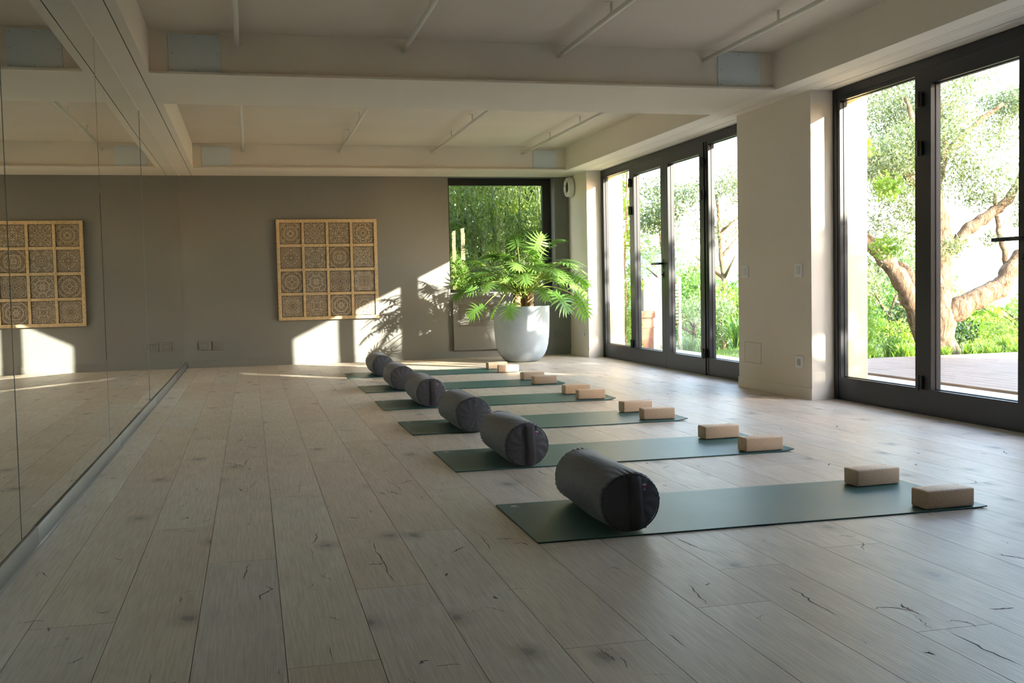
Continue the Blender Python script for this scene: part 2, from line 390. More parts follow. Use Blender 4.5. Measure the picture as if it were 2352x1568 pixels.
CRACKS = [
    ([(0.398, 3.696), (0.387, 3.57), (0.396, 3.427), (0.394, 3.246), (0.405, 3.102)], 0.004),
    ([(-0.034, 3.543), (-0.042, 3.423), (-0.052, 3.316)], 0.0035),
    ([(0.21, 3.901), (0.204, 3.81), (0.174, 3.706)], 0.0035),
    ([(0.173, 3.687), (0.174, 3.605), (0.174, 3.462)], 0.0018),
    ([(0.141, 3.159), (0.154, 3.203), (0.163, 3.22)], 0.002),
    ([(1.232, 2.853), (1.211, 2.74), (1.201, 2.649)], 0.004),
    ([(1.494, 2.757), (1.496, 2.669), (1.482, 2.583), (1.496, 2.43)], 0.0045),
    ([(0.799, 2.425), (0.806, 2.353), (0.812, 2.317)], 0.004),
    ([(0.831, 2.339), (0.822, 2.261)], 0.003),
    ([(1.418, 3.412), (1.426, 3.31), (1.442, 3.186)], 0.004),
    ([(1.676, 2.256), (1.677, 2.129), (1.686, 2.015)], 0.004),
    ([(1.68, 2.409), (1.66, 2.336), (1.654, 2.291)], 0.003),
    ([(0.776, 3.69), (0.771, 3.548), (0.761, 3.417)], 0.003),
    ([(1.003, 2.46), (1.009, 2.359)], 0.003),
    ([(0.59, 4.838), (0.614, 4.715), (0.627, 4.602)], 0.003),
    ([(1.225, 3.12), (1.234, 3.034)], 0.002),
    ([(-0.688, 3.542), (-0.692, 3.607), (-0.688, 3.627), (-0.668, 3.588), (-0.652, 3.556)], 0.004),
    ([(0.035, 2.505), (0.039, 2.46)], 0.0015),
    ([(0.164, 2.639), (0.162, 2.511)], 0.002),
    ([(-0.026, 4.897), (-0.016, 4.983), (0.004, 5.045)], 0.004),
    ([(-0.268, 4.899), (-0.262, 4.984)], 0.003),
    ([(-0.302, 4.312), (-0.276, 4.319), (-0.272, 4.359)], 0.006),
    ([(0.199, 4.984), (0.184, 4.734)], 0.002),
    ([(-0.062, 5.53), (-0.05, 5.668), (-0.036, 5.783)], 0.004),
    ([(-0.45, 3.116), (-0.433, 3.098), (-0.418, 3.114)], 0.005),
    ([(-0.465, 2.692), (-0.443, 2.706), (-0.432, 2.734)], 0.004),
    ([(2.576, 5.295), (2.54, 5.109)], 0.003),
]
build_floor()

# ------------------------------------------------------------------ walls
mb = MB()
WX0, WX1, WZ0 = 2.451, 3.842, .822
mb.box((XM-.2, YF, -.1), (WX0, YF+.35, ZS)); mb.box((WX1, YF, -.1), (XP+.001, YF+.35, ZS))
mb.box((WX0, YF, -.1), (WX1, YF+.35, WZ0)); mb.box((XM-.2, YF, ZS), (XP+.1, YF+.35, 2.9))
struct('wall_back', mb, M['taupe'])
mb = MB(); mb.box((XM-.3, Y0-.2, -.1), (XM-.012, YF, 2.9)); struct('wall_left', mb, M['cream'])
mb = MB(); mb.box((XM-.3, Y0-.3, -.1), (XO, Y0, 2.9)); struct('wall_front', mb, M['taupe'])
mb = MB()
piers = [(7.012, 8.212), (12.307, YF+.35), (Y0-.3, 2.915)]
for a, b in piers:
    mb.box((XP, a, -.1), (4.262, b, ZS), 0); mb.box((4.262, a, -.1), (XO, b, ZS+.4), 1)
mb.box((4.262, Y0-.3, 2.262), (XO, YF+.35, 2.95), 1)
mb.box((4.1, Y0-.3, ZS+.01), (4.262, YF+.35, 2.9), 0)
struct('wall_right', mb, [M['cream'], M['yellow']])
mb = MB()
for a, b in piers:
    x0, x1 = XP-.006, XD-.004
    mb.box((x0, a-.006, 0), (XD-.02, a, .085)); mb.box((x0, a, 0), (XP, min(b, YF), .085)); mb.box((x0, b, 0), (XD-.02, b+.006, .085)) if b < YF-.1 else None
struct('baseboard_right', mb, M['cream'])
mb = MB(); mb.box((XM, YF-.006, 0), (XP, YF, .085)); struct('baseboard_back', mb, M['taupe'])

# ------------------------------------------------------------------ ceiling, beams, dropped borders
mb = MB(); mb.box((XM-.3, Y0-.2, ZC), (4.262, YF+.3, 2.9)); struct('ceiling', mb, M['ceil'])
BX0, BX1 = -.575, 3.775
def beam(n, ya, yb, lip_a, lip_b):
    mb = MB(); mb.box((BX0, ya+(.035 if lip_a else 0), ZS+.015), (BX1, yb-(.035 if lip_b else 0), ZC+.002)); mb.box((BX0, ya, ZS), (BX1, yb, ZS+.015))
    struct('trim_%d' % n, mb, M['cream'])
beam(1, 7.055, 8.165, 1, 1); beam(2, 12.27, YF, 1, 0); beam(3, 1.75, 2.9, 1, 1); beam(4, Y0, -2.4, 0, 1)
mb = MB()   # left border with shadow gap
for xa, xb in ((XM-.012, -.634), (-.628, BX0)): mb.box((xa, Y0, ZS), (xb, YF, ZS+.02))
mb.box((XM-.012, Y0, ZS+.02), (BX0, YF, ZC+.002)); mb.box((-.634, Y0, ZS+.004), (-.628, YF, ZS+.02), 1)
struct('trim_5', mb, [M['cream'], M['groove']])
mb = MB()   # right border with curtain track slots
cuts = [BX1, 3.925, 3.929, 3.958, 3.961, 4.098, 4.106, 4.262]
for i in range(0, 8, 2):
    mb.box((cuts[i], Y0, ZS), (cuts[i+1], YF, ZS+.02))
for a, b, mi in ((3.925, 3.929, 2), (3.958, 3.961, 2), (4.098, 4.106, 1)): mb.box((a, Y0, ZS+.005), (b, YF, ZS+.02), mi)
mb.box((BX1, Y0, ZS+.02), (4.262, YF, ZC+.002))
struct('trim_6', mb, [M['white'], M['groove'], M['groove_l']])

# access panels screwed to the beam sides
def access_panel(x0, x1, z0, z1, y, label, screws):
    t = empty('inspection_hatch', ((x0+x1)/2, y, z0), label, 'hatch', 'inspection hatches on the ceiling beams')
    mb = MB(); w2 = (x1-x0)/2; mb.box((-w2, -.008, 0), (w2, 0, z1-z0), 0, .0015); mb.build('cover', M['panel'], t)
    if screws:
        sx = [-w2+.022, 0, w2-.022]; sz = [.018, (z1-z0)/2, z1-z0-.018]
        for i in range(3):
            for j in range(3):
                if i == 1 and j == 1: continue
                s = MB(); s.tube([(sx[i], -.008, sz[j]), (sx[i], -.0095, sz[j])], .0026, 8); s.build('screw', M['screw'], t)
access_panel(-.457, -.136, ZS+.016, 2.545, 7.09, 'pale panel on near beam side, above the mirror end', True)
access_panel(3.335, 3.665, ZS+.016, 2.553, 7.09, 'pale square panel on near beam side, toward the glass doors', True)
access_panel(-.478, -.168, ZS+.016, 2.53, 12.305, 'small blue-grey panel on far beam side, above the mirror end', False)
access_panel(3.365, 3.645, ZS+.016, 2.53, 12.305, 'small blue-grey panel on far beam side, above the potted plant', False)

# ------------------------------------------------------------------ ceiling rails
def rail(x, ya, yb, label, brs):
    t = empty('ceiling_rail', (x, (ya+yb)/2, 2.488), label, 'rail', 'white rails under the ceiling')
    mb = MB(); h = (yb-ya)/2; mb.tube([(0, -h, 0), (0, h, 0)], .0165, 14); mb.build('rod', M['pipe'], t)
    for y in brs:
        mb = MB(); yy = y-(ya+yb)/2
        mb.box((-.0035, yy-.012, 0), (.0035, yy+.012, ZC-2.488)); mb.box((-.035, yy-.012, ZC-2.488-.003), (.0035, yy+.012, ZC-2.488))
        mb.build('bracket', M['pipe'], t)
for i, x in enumerate((-.03, 1.052, 2.138, 3.23)):
    wh = ['nearest the mirror wall', 'second from the mirror wall', 'second from the glass doors', 'nearest the glass doors'][i]
    rail(x, 2.93, 7.092, 'white ceiling rail in front bay, ' + wh, [3.8, 4.9, 5.99])
    rail(x, 8.128, 12.306, 'white ceiling rail in back bay beyond the beam, ' + wh, [8.95, 10.02, 11.1])

# ------------------------------------------------------------------ mirrors and metal plinth
seams = [-3.1, -.95, 1.42, 3.79, 6.07, 8.46, 10.60, YF-.01]
names = [None, 'tall mirror panel at the very front edge of the wall', None, 'mirror panel at left picture edge, reflecting half the carved art', 'mirror panel reflecting the right side of the carved art', 'mirror panel reflecting bare grey wall, second from the corner', 'last mirror panel, touching the grey back wall corner']
tilt = [0, 0, .04, -.05, .10, -.06, .03]
for i in range(7):
    a, b = seams[i]+.0012, seams[i+1]-.0012
    mb = MB(); h = (b-a)/2
    mb.box((-.006, -h, 0), (0, h, ZS-.078), 0)
    o = mb.build('mirror_panel', M['mirror']); o.location = (XM, (a+b)/2, .076)
    o.rotation_euler = (0, 0, math.radians(tilt[i]))
    tag(o, names[i] or ('frameless mirror panel behind the viewer, %s' % ('at the room end' if i == 0 else 'nearer the viewer')), 'mirror', 'mirror panels along the left wall')
mb = MB(); js = [-3.1, -.8, 1.6, 4.02, 6.48, 8.90, 11.25, YF-.007]
for a, b in zip(js[:-1], js[1:]):
    mb.box((XM-.012, a+.0012, .004), (XM+.009, b-.0012, .072), 0, .0012)
    mb.box((XM-.012, a+.0012, 0), (XM+.017, b-.0012, .006), 0)
struct('baseboard_left', mb, M['plinth'])
mb = MB()
for s in seams[1:-1]: mb.box((XM-.006, s-.0010, .076), (XM+.0004, s+.0010, ZS-.003))
mb.box((XM-.004, YF-.009, .074), (XM+.001, YF-.007, ZS-.003))
struct('trim_7', mb, M['mirror_edge'])
mb = MB(); mb.box((XM-.004, Y0, ZS-.0055), (XM+.0035, YF, ZS)); struct('trim_9', mb, M['white'])

# ------------------------------------------------------------------ glazed doors
def glazed_run(n, ya, yb, zt=ZS-.004):
    """four panels between ya (near) and yb (far); outer two fixed, inner two leaves"""
    root = empty('door_%d' % n, (XD, (ya+yb)/2, 0), kind='structure'); ym = (ya+yb)/2; H = (yb-ya)/2
    S0, S1, S2 = H-1.065, .01, H        # seam between fixed panel and leaf
    d = .075
    f = MB()   # outer frame
    f.box((0, -H, 0), (d, -H+.055, zt)); f.box((0, H-.055, 0), (d, H, zt)); f.box((0, -H+.055, zt-.062), (d, H-.055, zt)); f.box((.012, -H+.055, -.004), (d, H-.055, .0195))
    f.box((0, -S0-.001, .02), (d, -S0-.045, zt-.0625)); f.box((0, S0+.001, .02), (d, S0+.045, zt-.0625))
    f.build('frame', M['alu'], root)
    for sg in (-1, 1):
        a, b = sorted((sg*(S0+.045), sg*(H-.055)))
        m_ = MB(); z0, z1 = .0205, zt-.0625; st = .035; a += .0004; b -= .0004
        m_.box((.004, a, z0), (d-.01, a+st, z1)); m_.box((.004, b-st, z0), (d-.01, b, z1)); m_.box((.004, a+st, z0), (d-.01, b-st, .172)); m_.box((.004, a+st, z1-.028), (d-.01, b-st, z1))
        p = m_.build('fixed_panel', M['alu'], root)
        g = MB(); g.box((.042, a+st-.005, .167), (.05, b-st+.005, z1-.023)); g.build('pane', M['glass'], p)
        k = MB(); gx = .034
        for (u0, v0, u1, v1) in ((a+st, .172, a+st+.005, z1-.028), (b-st-.005, .172, b-st, z1-.028), (a+st, .172, b-st, .177), (a+st, z1-.033, b-st, z1-.028)): k.box((gx, u0, v0), (gx+.025, u1, v1))
        k.build('gasket', M['gasket'], p)
    for sg in (-1, 1):
        a, b = sorted((sg*.0015, sg*(S0-.002)))
        z0, z1 = .021, zt-.066; st = .098
        m_ = MB(); m_.box((-.008, a, z0), (d-.012, a+st, z1)); m_.box((-.008, b-st, z0), (d-.012, b, z1)); m_.box((-.008, a+st, z0), (d-.012, b-st, .172)); m_.box((-.008, a+st, z1-.10), (d-.012, b-st, z1)); m_.box((-.008, a+.002, .006), (.010, b-.002, .021))
        p = m_.build('door_leaf', M['alu'], root)
        g = MB(); g.box((.036, a+st-.005, .167), (.044, b-st+.005, z1-.095)); g.build('pane', M['glass'], p)
        k = MB(); gx = .026
        for (u0, v0, u1, v1) in ((a+st, .172, a+st+.005, z1-.1), (b-st-.005, .172, b-st, z1-.1), (a+st, .172, b-st, .177), (a+st, z1-.105, b-st, z1-.1)): k.box((gx, u0, v0), (gx+.03, u1, v1))
        k.build('gasket', M['gasket'], p)
        hy = sg*(S0-.002)
        for hz in (2.03, 1.72, .215):
            h = MB(); h.box((-.03, hy-.022, hz-.045), (-.008, hy+.024, hz+.045), 0, .004); h.tube([(-.03, hy+.001, hz-.05), (-.03, hy+.001, hz+.05)], .009, 10); h.build('hinge', M['handle'], p)
        if sg == 1:
            hy = .05; h = MB()
            h.tube([(-.008, hy, 1.10), (-.05, hy, 1.10)], .011, 12); h.box((-.062, hy-.012, 1.088), (-.042, hy+.21, 1.112), 0, .005)
            h.box((-.014, hy-.02, 1.045), (-.008, hy+.02, 1.145), 0, .003); h.build('handle', M['handle'], p)
            h = MB(); h.box((-.014, hy-.017, .955), (-.008, hy+.017, 1.02), 0, .003); h.tube([(-.014, hy, .985), (-.028, hy, .985)], .007, 8); h.build('keyhole', M['handle'], p)
    return root
for i, (a, b) in enumerate(OPEN): glazed_run(i+1, a, b)
mb = MB()
for a, b in OPEN: mb.box((XD-.012, a, 0), (XD+.004, b, .005))
struct('trim_8', mb, M['plinth'])

# ------------------------------------------------------------------ end window
root = empty('window_1', ((WX0+WX1)/2, YF+.18, WZ0), kind='structure')
cx = (WX0+WX1)/2; hw = (WX1-WX0)/2; hz = ZS-.004-WZ0
mb = MB()
mb.box((-hw, 0, 0), (-hw+.045, .07, hz)); mb.box((hw-.11, 0, 0), (hw, .07, hz)); mb.box((-hw+.045, 0, hz-.085), (hw-.11, .07, hz)); mb.box((-hw+.045, 0, 0), (hw-.11, .07, .045))
mb.build('window_frame', M['gasket'], root)
mb = MB(); mb.box((-hw+.04, .03, .04), (hw-.105, .038, hz-.08)); mb.build('pane', M['glass'], root)
mb = MB(); mb.box((-hw, -.172, -.001), (hw, 0, .006)); mb.build('window_sill', M['panel'], root)

# grille cover of the floor-standing convector under the window
t = empty('convector_cover', (3.05, YF-.007, .099), 'grey louvred convector cover below the end window', 'vent')
W2, HH = .575, .64
mb = MB(); mb.box((-W2, -.03, 0), (W2, 0, HH), 0, .002); mb.build('cover', M['taupe'], t)
mb = MB(); gx0, gx1, gz0, gz1 = -.49, .49, .285, .60
mb.box((gx0, -.033, gz0), (gx1, -.030, gz1))
for i in range(15):
    z = gz0+.012+i*(gz1-gz0-.02)/15
    mb.add([(gx0, -.033, z), (gx1, -.033, z), (gx1, -.045, z+.012), (gx0, -.045, z+.012), (gx0, -.033, z+.003), (gx1, -.033, z+.003), (gx1, -.045, z+.015), (gx0, -.045, z+.015)], [(0, 1, 2, 3), (4, 7, 6, 5), (0, 3, 7, 4), (1, 5, 6, 2), (2, 6, 7, 3), (0, 4, 5, 1)])
mb.build('grille', M['taupe'], t)

# ------------------------------------------------------------------ sockets and switches
def plate_back(x0, x1, z0, z1, label, inner='socket'):
    t = empty('wall_socket', ((x0+x1)/2, YF, z0), label, 'socket', 'grey sockets in the back wall'); w2 = (x1-x0)/2; h = z1-z0
    mb = MB(); mb.box((-w2, -.010, 0), (w2, 0, h), 0, .003); mb.build('cover', M['taupe_plastic'], t)
    mb = MB(); a, b, c, e = -w2*.55, w2*.55, h*.25, h*.78
    for r in ((a, c, b, c+.0025), (a, e, b, e+.0025), (a, c, a+.0025, e), (b-.0025, c, b, e)): mb.box((r[0], -.0115, r[1]), (r[2], -.0095, r[3]))
    if inner == 'data':
        mb.box((-.001, -.0115, c), (.001, -.0095, e)); mb.box((-.012, -.0115, h*.5), (.012, -.0095, h*.5+.002))
    mb.build('module', M['gap'], t)
plate_back(-.62, -.478, .213, .318, 'grey wall socket nearer the mirror corner')
plate_back(-.462, -.335, .213, .318, 'grey double data socket right of its plain neighbour', 'data')
plate_back(3.80, 3.925, .205, .312, 'grey wall socket right of the plant pot, on the dark column')
def plate_right(y0, y1, z0, z1, label, kind='switch', cat='switch'):
    t = empty('light_switch' if kind == 'switch' else 'wall_socket', (XP, (y0+y1)/2, z0), label, cat); w2 = abs(y1-y0)/2; h = z1-z0
    mb = MB(); mb.box((-.010, -w2, 0), (0, w2, h), 0, .003); mb.build('cover', M['plastic'], t)
    if kind == 'switch':
        mb = MB(); mb.box((-.014, -w2*.5, h*.2), (-.009, w2*.5, h*.8), 0, .002); mb.build('rocker', M['plastic_in'], t)
    else:
        mb = MB(); mb.box((-.012, -w2*.55, h*.18), (-.009, w2*.55, h*.82)); 
        mb.build('module', M['plastic_in'], t)
        mb = MB(); mb.lathe([(.021, .0125), (.021, .0105), (.017, .0105), (.017, .0125), (.021, .0125)], (0, 0, h/2), 20, 0, 'X')
        for q_ in (-.008, 0, .008): mb.tube([(-.0122, q_, h/2), (-.0128, q_, h/2)], .0025, 8)
        mb.build('socket_ring', M['gap'], t)
plate_right(8.127, 8.02, .925, 1.025, 'white rocker switch on pillar, farther from the viewer')
plate_right(7.246, 7.135, .917, 1.02, 'white rocker switch on pillar, close to the near doors')
plate_right(7.243, 7.128, .226, .32, 'white socket low on the pillar between the doors', 'socket', 'socket')
plate_right(12.513, 12.40, .232, .329, 'small white socket low on the far wall return beside the doors', 'socket', 'socket')
plate_right(12.99, 12.90, .914, .985, 'white switch on far wall return behind the plant leaves')
plate_right(12.494, 12.40, .916, .971, 'white switch on far wall return, close to the door recess')
t = MB(); t.box((-.002, 0, 0), (0, .293, .172), 0); o = t.build('access_hatch', M['cream']); o.location = (XP, 7.808, .216); tag(o, 'flush cream hatch low on the pillar between the doors', 'hatch')
mb = MB()
for a in ((0, 0, .293, .003), (0, .169, .293, .172), (0, 0, .003, .172), (.290, 0, .293, .172)): mb.box((-.0026, a[0], a[1]), (-.002, a[2], a[3]))
mb.build('joint', M['groove_l'], o)

# round white wall speaker
t = empty('wall_speaker', (XP, 12.88, 2.14), 'round white wall speaker high in the corner above the plant', 'speaker')
mb = MB(); mb.lathe([(.055, 0), (.098, 0), (.122, .012), (.125, .045), (.118, .060)], n=40, axis='X'); mb.build('housing', M['plastic'], t)
mb = MB(); mb.lathe([(.118, .060), (.122, .075), (.110, .086), (.085, .084), (.070, .076), (.066, .070)], n=40, axis='X'); mb.build('bezel', M['plastic'], t)
mb = MB(); mb.lathe([(.066, .070), (.045, .045), (.0, .040)], n=32, axis='X'); mb.build('cone', M['gap'], t)
mb = MB(); mb.lathe([(.034, .06), (.030, .072), (.0, .076)], n=24, axis='X'); mb.build('centre_cap', M['gap'], t)
for i in range(6):
    a = i*PI/3+.3; mb = MB(); mb.tube([(-.085, .112*math.cos(a), .112*math.sin(a)), (-.082, .076*math.cos(a), .076*math.sin(a))], .004, 6); mb.build('spoke', M['gap'], t)

# ------------------------------------------------------------------ carved wall art
AX0, AX1, AZ0, AZ1 = .326, 1.539, .540, 1.760
t = empty('carved_wall_panel', ((AX0+AX1)/2, YF, AZ0), 'square wooden wall panel of sixteen carved mandala tiles on the grey wall', 'wall art')
w2 = (AX1-AX0)/2; hh = AZ1-AZ0; ts = .258; fw_ = .040; gp = (2*w2-2*fw_-4*ts)/3; gz = (hh-2*fw_-4*ts)/3
mb = MB()
mb.box((-w2, -.042, 0), (-w2+fw_, 0, hh), 0, .002); mb.box((w2-fw_, -.042, 0), (w2, 0, hh), 0, .002)
mb.box((-w2+fw_, -.042, 0), (w2-fw_, 0, fw_), 0, .002); mb.box((-w2+fw_, -.042, hh-fw_), (w2-fw_, 0, hh), 0, .002)
for i in range(3):
    x = -w2+fw_+ts+i*(ts+gp); mb.box((x, -.040, fw_), (x+gp, 0, hh-fw_), 0, .002)
    z = fw_+ts+i*(ts+gz)
    for j in range(4):
        xx = -w2+fw_+j*(ts+gp); mb.box((xx, -.039, z), (xx+ts, 0, z+gz), 0, .002)
mb.build('frame', M['pine'], t)
me = bpy.data.meshes.new('carved_tile')
h = ts/2-.006
me.from_pydata([(-ts/2, -.012, -ts/2), (ts/2, -.012, -ts/2), (ts/2, -.012, ts/2), (-ts/2, -.012, ts/2), (-h, -.012, -h), (h, -.012, -h), (h, -.012, h), (-h, -.012, h), (-h, -.028, -h), (h, -.028, -h), (h, -.028, h), (-h, -.028, h)], [],
   [(0, 1, 5, 4), (1, 2, 6, 5), (2, 3, 7, 6), (3, 0, 4, 7), (4, 5, 9, 8), (5, 6, 10, 9), (6, 7, 11, 10), (7, 4, 8, 11), (8, 9, 10, 11)])
uvl = me.uv_layers.new(name='UVMap')
for p in me.polygons:
    for li in p.loop_indices:
        co = me.vertices[me.loops[li].vertex_index].co; uvl.data[li].uv = (co.x/ts+.5, co.z/ts+.5)
me.materials.append(M['carved']); me.materials.append(M['gap'])
for p in me.polygons:
    if p.index < 8: p.material_index = 1
me.update()
for i in range(4):
    for j in range(4):
        o = bpy.data.objects.new('carved_tile', me); COL.objects.link(o); o.parent = t
        o.location = (-w2+fw_+ts/2+i*(ts+gp), 0, fw_+ts/2+j*(ts+gz))

# ------------------------------------------------------------------ yoga mats, bolsters, blocks
MX = [.937, .934, .929, .9215, .937, .931]; MY = [3.464, 4.945, 6.297, 7.684, 9.041, 10.621]; MT = [-.0075, -.0085, -.0032, -.020, .002, -.025]
ORD = ['nearest the viewer', 'second from the viewer', 'third from the viewer', 'fourth from the viewer', 'fifth from the viewer', 'farthest, by the back wall']
def mat_mesh(curl):
    mb = MB(); L, W, T = 1.795, .663, .005; nx, ny = 60, 6
    vs = []; fs = []
    for k in (0, 1):
        for i in range(nx+1):
            for j in range(ny+1):
                x = L*i/nx; y = W*j/ny
                z = curl*max(0, (x-(L-.10))/.10)**2+.0006+.0008*(1+math.sin(x*9+y*5))*.5
                vs.append((x, y, z+(T if k else 0)))
    n = (nx+1)*(ny+1)
    def id(k, i, j): return k*n+i*(ny+1)+j
    for i in range(nx):
        for j in range(ny):
            fs.append((id(1, i, j), id(1, i+1, j), id(1, i+1, j+1), id(1, i, j+1))); fs.append((id(0, i, j), id(0, i, j+1), id(0, i+1, j+1), id(0, i+1, j)))
        fs.append((id(0, i, 0), id(0, i+1, 0), id(1, i+1, 0), id(1, i, 0))); fs.append((id(0, i, ny), id(1, i, ny), id(1, i+1, ny), id(0, i+1, ny)))
    for j in range(ny):
        fs.append((id(0, 0, j), id(1, 0, j), id(1, 0, j+1), id(0, 0, j+1))); fs.append((id(0, nx, j), id(0, nx, j+1), id(1, nx, j+1), id(1, nx, j)))
    mb.add(vs, fs, 0, False); return mb
for i in range(6):
    t = empty('yoga_mat', (MX[i], MY[i], 0), 'dark green yoga mat ' + ORD[i], 'yoga mat', 'yoga mats in a row', rz=MT[i])
    mat_mesh([.004, .010, .012, .012, .010, .006][i]).build('sheet', M['mat'], t)
    mb = MB()   # little printed lotus near the corner
    for a in (-60, -30, 0, 30, 60):
        c, s = math.cos(math.radians(90+a)), math.sin(math.radians(90+a)); ln = .022 if abs(a) < 40 else .018
        b = (.062, .600)
        mb.add([(b[0], b[1], .0071), (b[0]+c*ln*.5-s*.004, b[1]+s*ln*.5+c*.004, .0071), (b[0]+c*ln, b[1]+s*ln, .0071), (b[0]+c*ln*.5+s*.004, b[1]+s*ln*.5-c*.004, .0071)], [(3, 2, 1, 0)])
    for x in range(5): mb.box((.045+x*.008, .588, .0068), (.0505+x*.008, .592, .0071))
    mb.build('printed_logo', M['mat_mark'], t)

def bolster_mesh(seed):
    r = random.Random(seed); L, R = .615, .108; n = 264; mb = MB()
    ph = [r.uniform(0, 6.28) for _ in range(8)]
    ys = [0, .004, .010, .018, .03, .045, .065, .10, .16, .24, .3075, .375, .455, .515, .55, .57, .585, .597, .605, .611, .615]
    rings = []
    for y in ys:
        e = min(y, L-y); rr = R*(1+.045*math.sin(PI*y/L)) ; edge = max(0, 1-e/.095)
        rr -= .010*max(0, 1-e/.012)**1.5
        ring = []
        for j in range(n):
            a = 2*PI*j/n
            puck = edge**1.4*(.0046*abs(math.sin(a*15+ph[0]+2.2*math.sin(a*2+ph[1])))**.45-.0034+.0022*math.sin(a*39+ph[2])*(.5+.5*math.sin(a*5+ph[3])))*(1 if e > .006 else .4)
            sag = .0025*math.sin(3*a+ph[3]+y*6)+.002*math.sin(5*a+ph[4]-y*9)
            q_ = rr+puck+sag
            x, z = q_*math.cos(a)*1.035, q_*math.sin(a)
            zz = z+R*.98
            if zz < .010: zz = .010*math.exp((zz-.010)/.03)*.9+.001; x *= 1.02
            ring.append((x, y, zz))
        rings.append(ring)
    vs = [p for ring in rings for p in ring]; fs = []
    for i in range(len(ys)-1):
        for j in range(n): fs.append((i*n+j, (i+1)*n+j, (i+1)*n+(j+1) % n, i*n+(j+1) % n))
    mb.add(vs, fs, 0, True)
    for end, s in ((0, -1), (len(ys)-1, 1)):   # slightly domed ends
        base = rings[end]; prev = base; o0 = len(mb.v); mb.v += base; k0 = o0
        for t_ in (.93, .8, .6, .35, .1):
            o1 = len(mb.v)
            for j, p in enumerate(base):
                d = .014*(1-t_*t_)+.002*math.sin(j*.26+ph[5]+t_*5)*t_
                mb.v.append((p[0]*t_, p[1]+s*d, (p[2]-.106)*t_+.106))
            for j in range(n):
                f = (k0+j, k0+(j+1) % n, o1+(j+1) % n, o1+j); mb.f.append(f if s < 0 else f[::-1]); mb.mi.append(0); mb.sm.append(True)
            k0 = o1
        f = tuple(k0+j for j in range(n)); mb.f.append(f if s < 0 else f[::-1]); mb.mi.append(0); mb.sm.append(True)
    return mb
BY = [3.478, 4.93, 6.24, 7.695, 9.07, 10.66]; BXc = [1.290, 1.292, 1.302, 1.284, 1.268, 1.290]; BR = [-.012, .0, .015, .0, -.01, .005]
BL = ['with a strap and small striped label, nearest the viewer', 'with a strap and small striped label, on the second mat', 'with a plain end, on the third mat', 'with a strap and small striped label, on the fourth mat', 'with a plain end, on the fifth mat', 'with a plain end, on the mat by the back wall']
strap = {0: True, 1: True, 3: True}
for i in range(6):
    t = empty('yoga_bolster', (BXc[i], BY[i]+.012, .0075), 'charcoal cotton bolster ' + BL[i], 'bolster', 'grey bolsters across the mats', rz=BR[i])
    t.scale = (1, .97, 1) if i else (1, 1, 1)
    bolster_mesh(20+i).build('cushion', M['fabric'], t)
    for y in (.003, .612):   # piped seam round both ends
        pts = []; mb = MB()
        for j in range(65):
            a = 2*PI*j/64; pts.append((.103*1.035*math.cos(a), y, max(.006, .103*math.sin(a)+.106)))
        mb.tube(pts, .0022, 5, caps=False); mb.build('piping', M['fabric_d'], t)
    if strap.get(i):
        x0 = .012; pts = [(.203, .008), (.195, -.004), (.16, -.016), (.12, -.019), (.07, -.017), (.03, -.009), (.012, .002)]
        mb = MB(); vs = []
        for z, y in pts:
            for dx in (-.024, -.008, .008, .024):
                vs.append((x0+dx+(.004 if z < .1 else 0), y-.003-(.0015 if abs(dx) < .01 else 0), z))
        for z, y in pts:
            for dx in (-.024, -.008, .008, .024): vs.append((x0+dx+(.004 if z < .1 else 0), y+.001, z))
        k = len(pts); fs = []
        for a in range(k-1):
            for b in range(3):
                fs.append((a*4+b, (a+1)*4+b, (a+1)*4+b+1, a*4+b+1)); fs.append((k*4+a*4+b, k*4+a*4+b+1, k*4+(a+1)*4+b+1, k*4+(a+1)*4+b))
            fs.append((a*4, k*4+a*4, k*4+(a+1)*4, (a+1)*4)); fs.append((a*4+3, (a+1)*4+3, k*4+(a+1)*4+3, k*4+a*4+3))
        mb.add(vs, fs, 0, True); mb.build('carry_strap', M['fabric_d'], t)
        mb = MB()
        for q_, (a, b) in enumerate(((.170, .176), (.160, .170), (.152, .160))): mb.box((.038, -.0195, a), (.0515, -.018, b), q_)
        mb.box((.0405, -.020, .1535), (.049, -.0195, .1545), 0); mb.box((.0405, -.020, .157), (.047, -.0195, .158), 0)
        o = mb.build('label_tag', [M['lab_w'], M['lab_p'], M['lab_b']], t); o['label'] = 'white, magenta and blue woven label'

BK = [((2.474, 3.462), 1.6), ((2.480, 3.945), 3.2), ((2.466, 4.950), 1.1), ((2.459, 5.440), 1.7), ((2.452, 6.372), -2.5), ((2.471, 6.800), 2.8), ((2.438, 7.722), -3.0), ((2.457, 8.140), 2.0), ((2.454, 9.090), 1.0), ((2.474, 9.548), 6.0), ((2.471, 10.565), -5.5), ((2.463, 11.005), 4.5)]
def block():
    t = empty('yoga_block', (0, 0, 0), '', 'yoga block', 'cork yoga blocks on the mats')
    mb = MB(); mb.box((0, 0, 0), (.215, .098, .0715), 0, .007); mb.build('body', M['cork'], t)
    mb = MB(); c = (.19, .078)
    pr = []
    for r_, in ((.0075,), (.0060,)): pr += [[(c[0]+r_*math.cos(2*PI*j/20), c[1]+r_*math.sin(2*PI*j/20), .0718) for j in range(20)]]
    mb.add(pr[0]+pr[1], [(j, (j+1) % 20, 20+(j+1) % 20, 20+j) for j in range(20)]); mb.build('stamped_mark', M['cork_mark'], t)
    return t
b0 = block(); NTH = ['first', 'second', 'third', 'fourth', 'fifth', 'sixth']
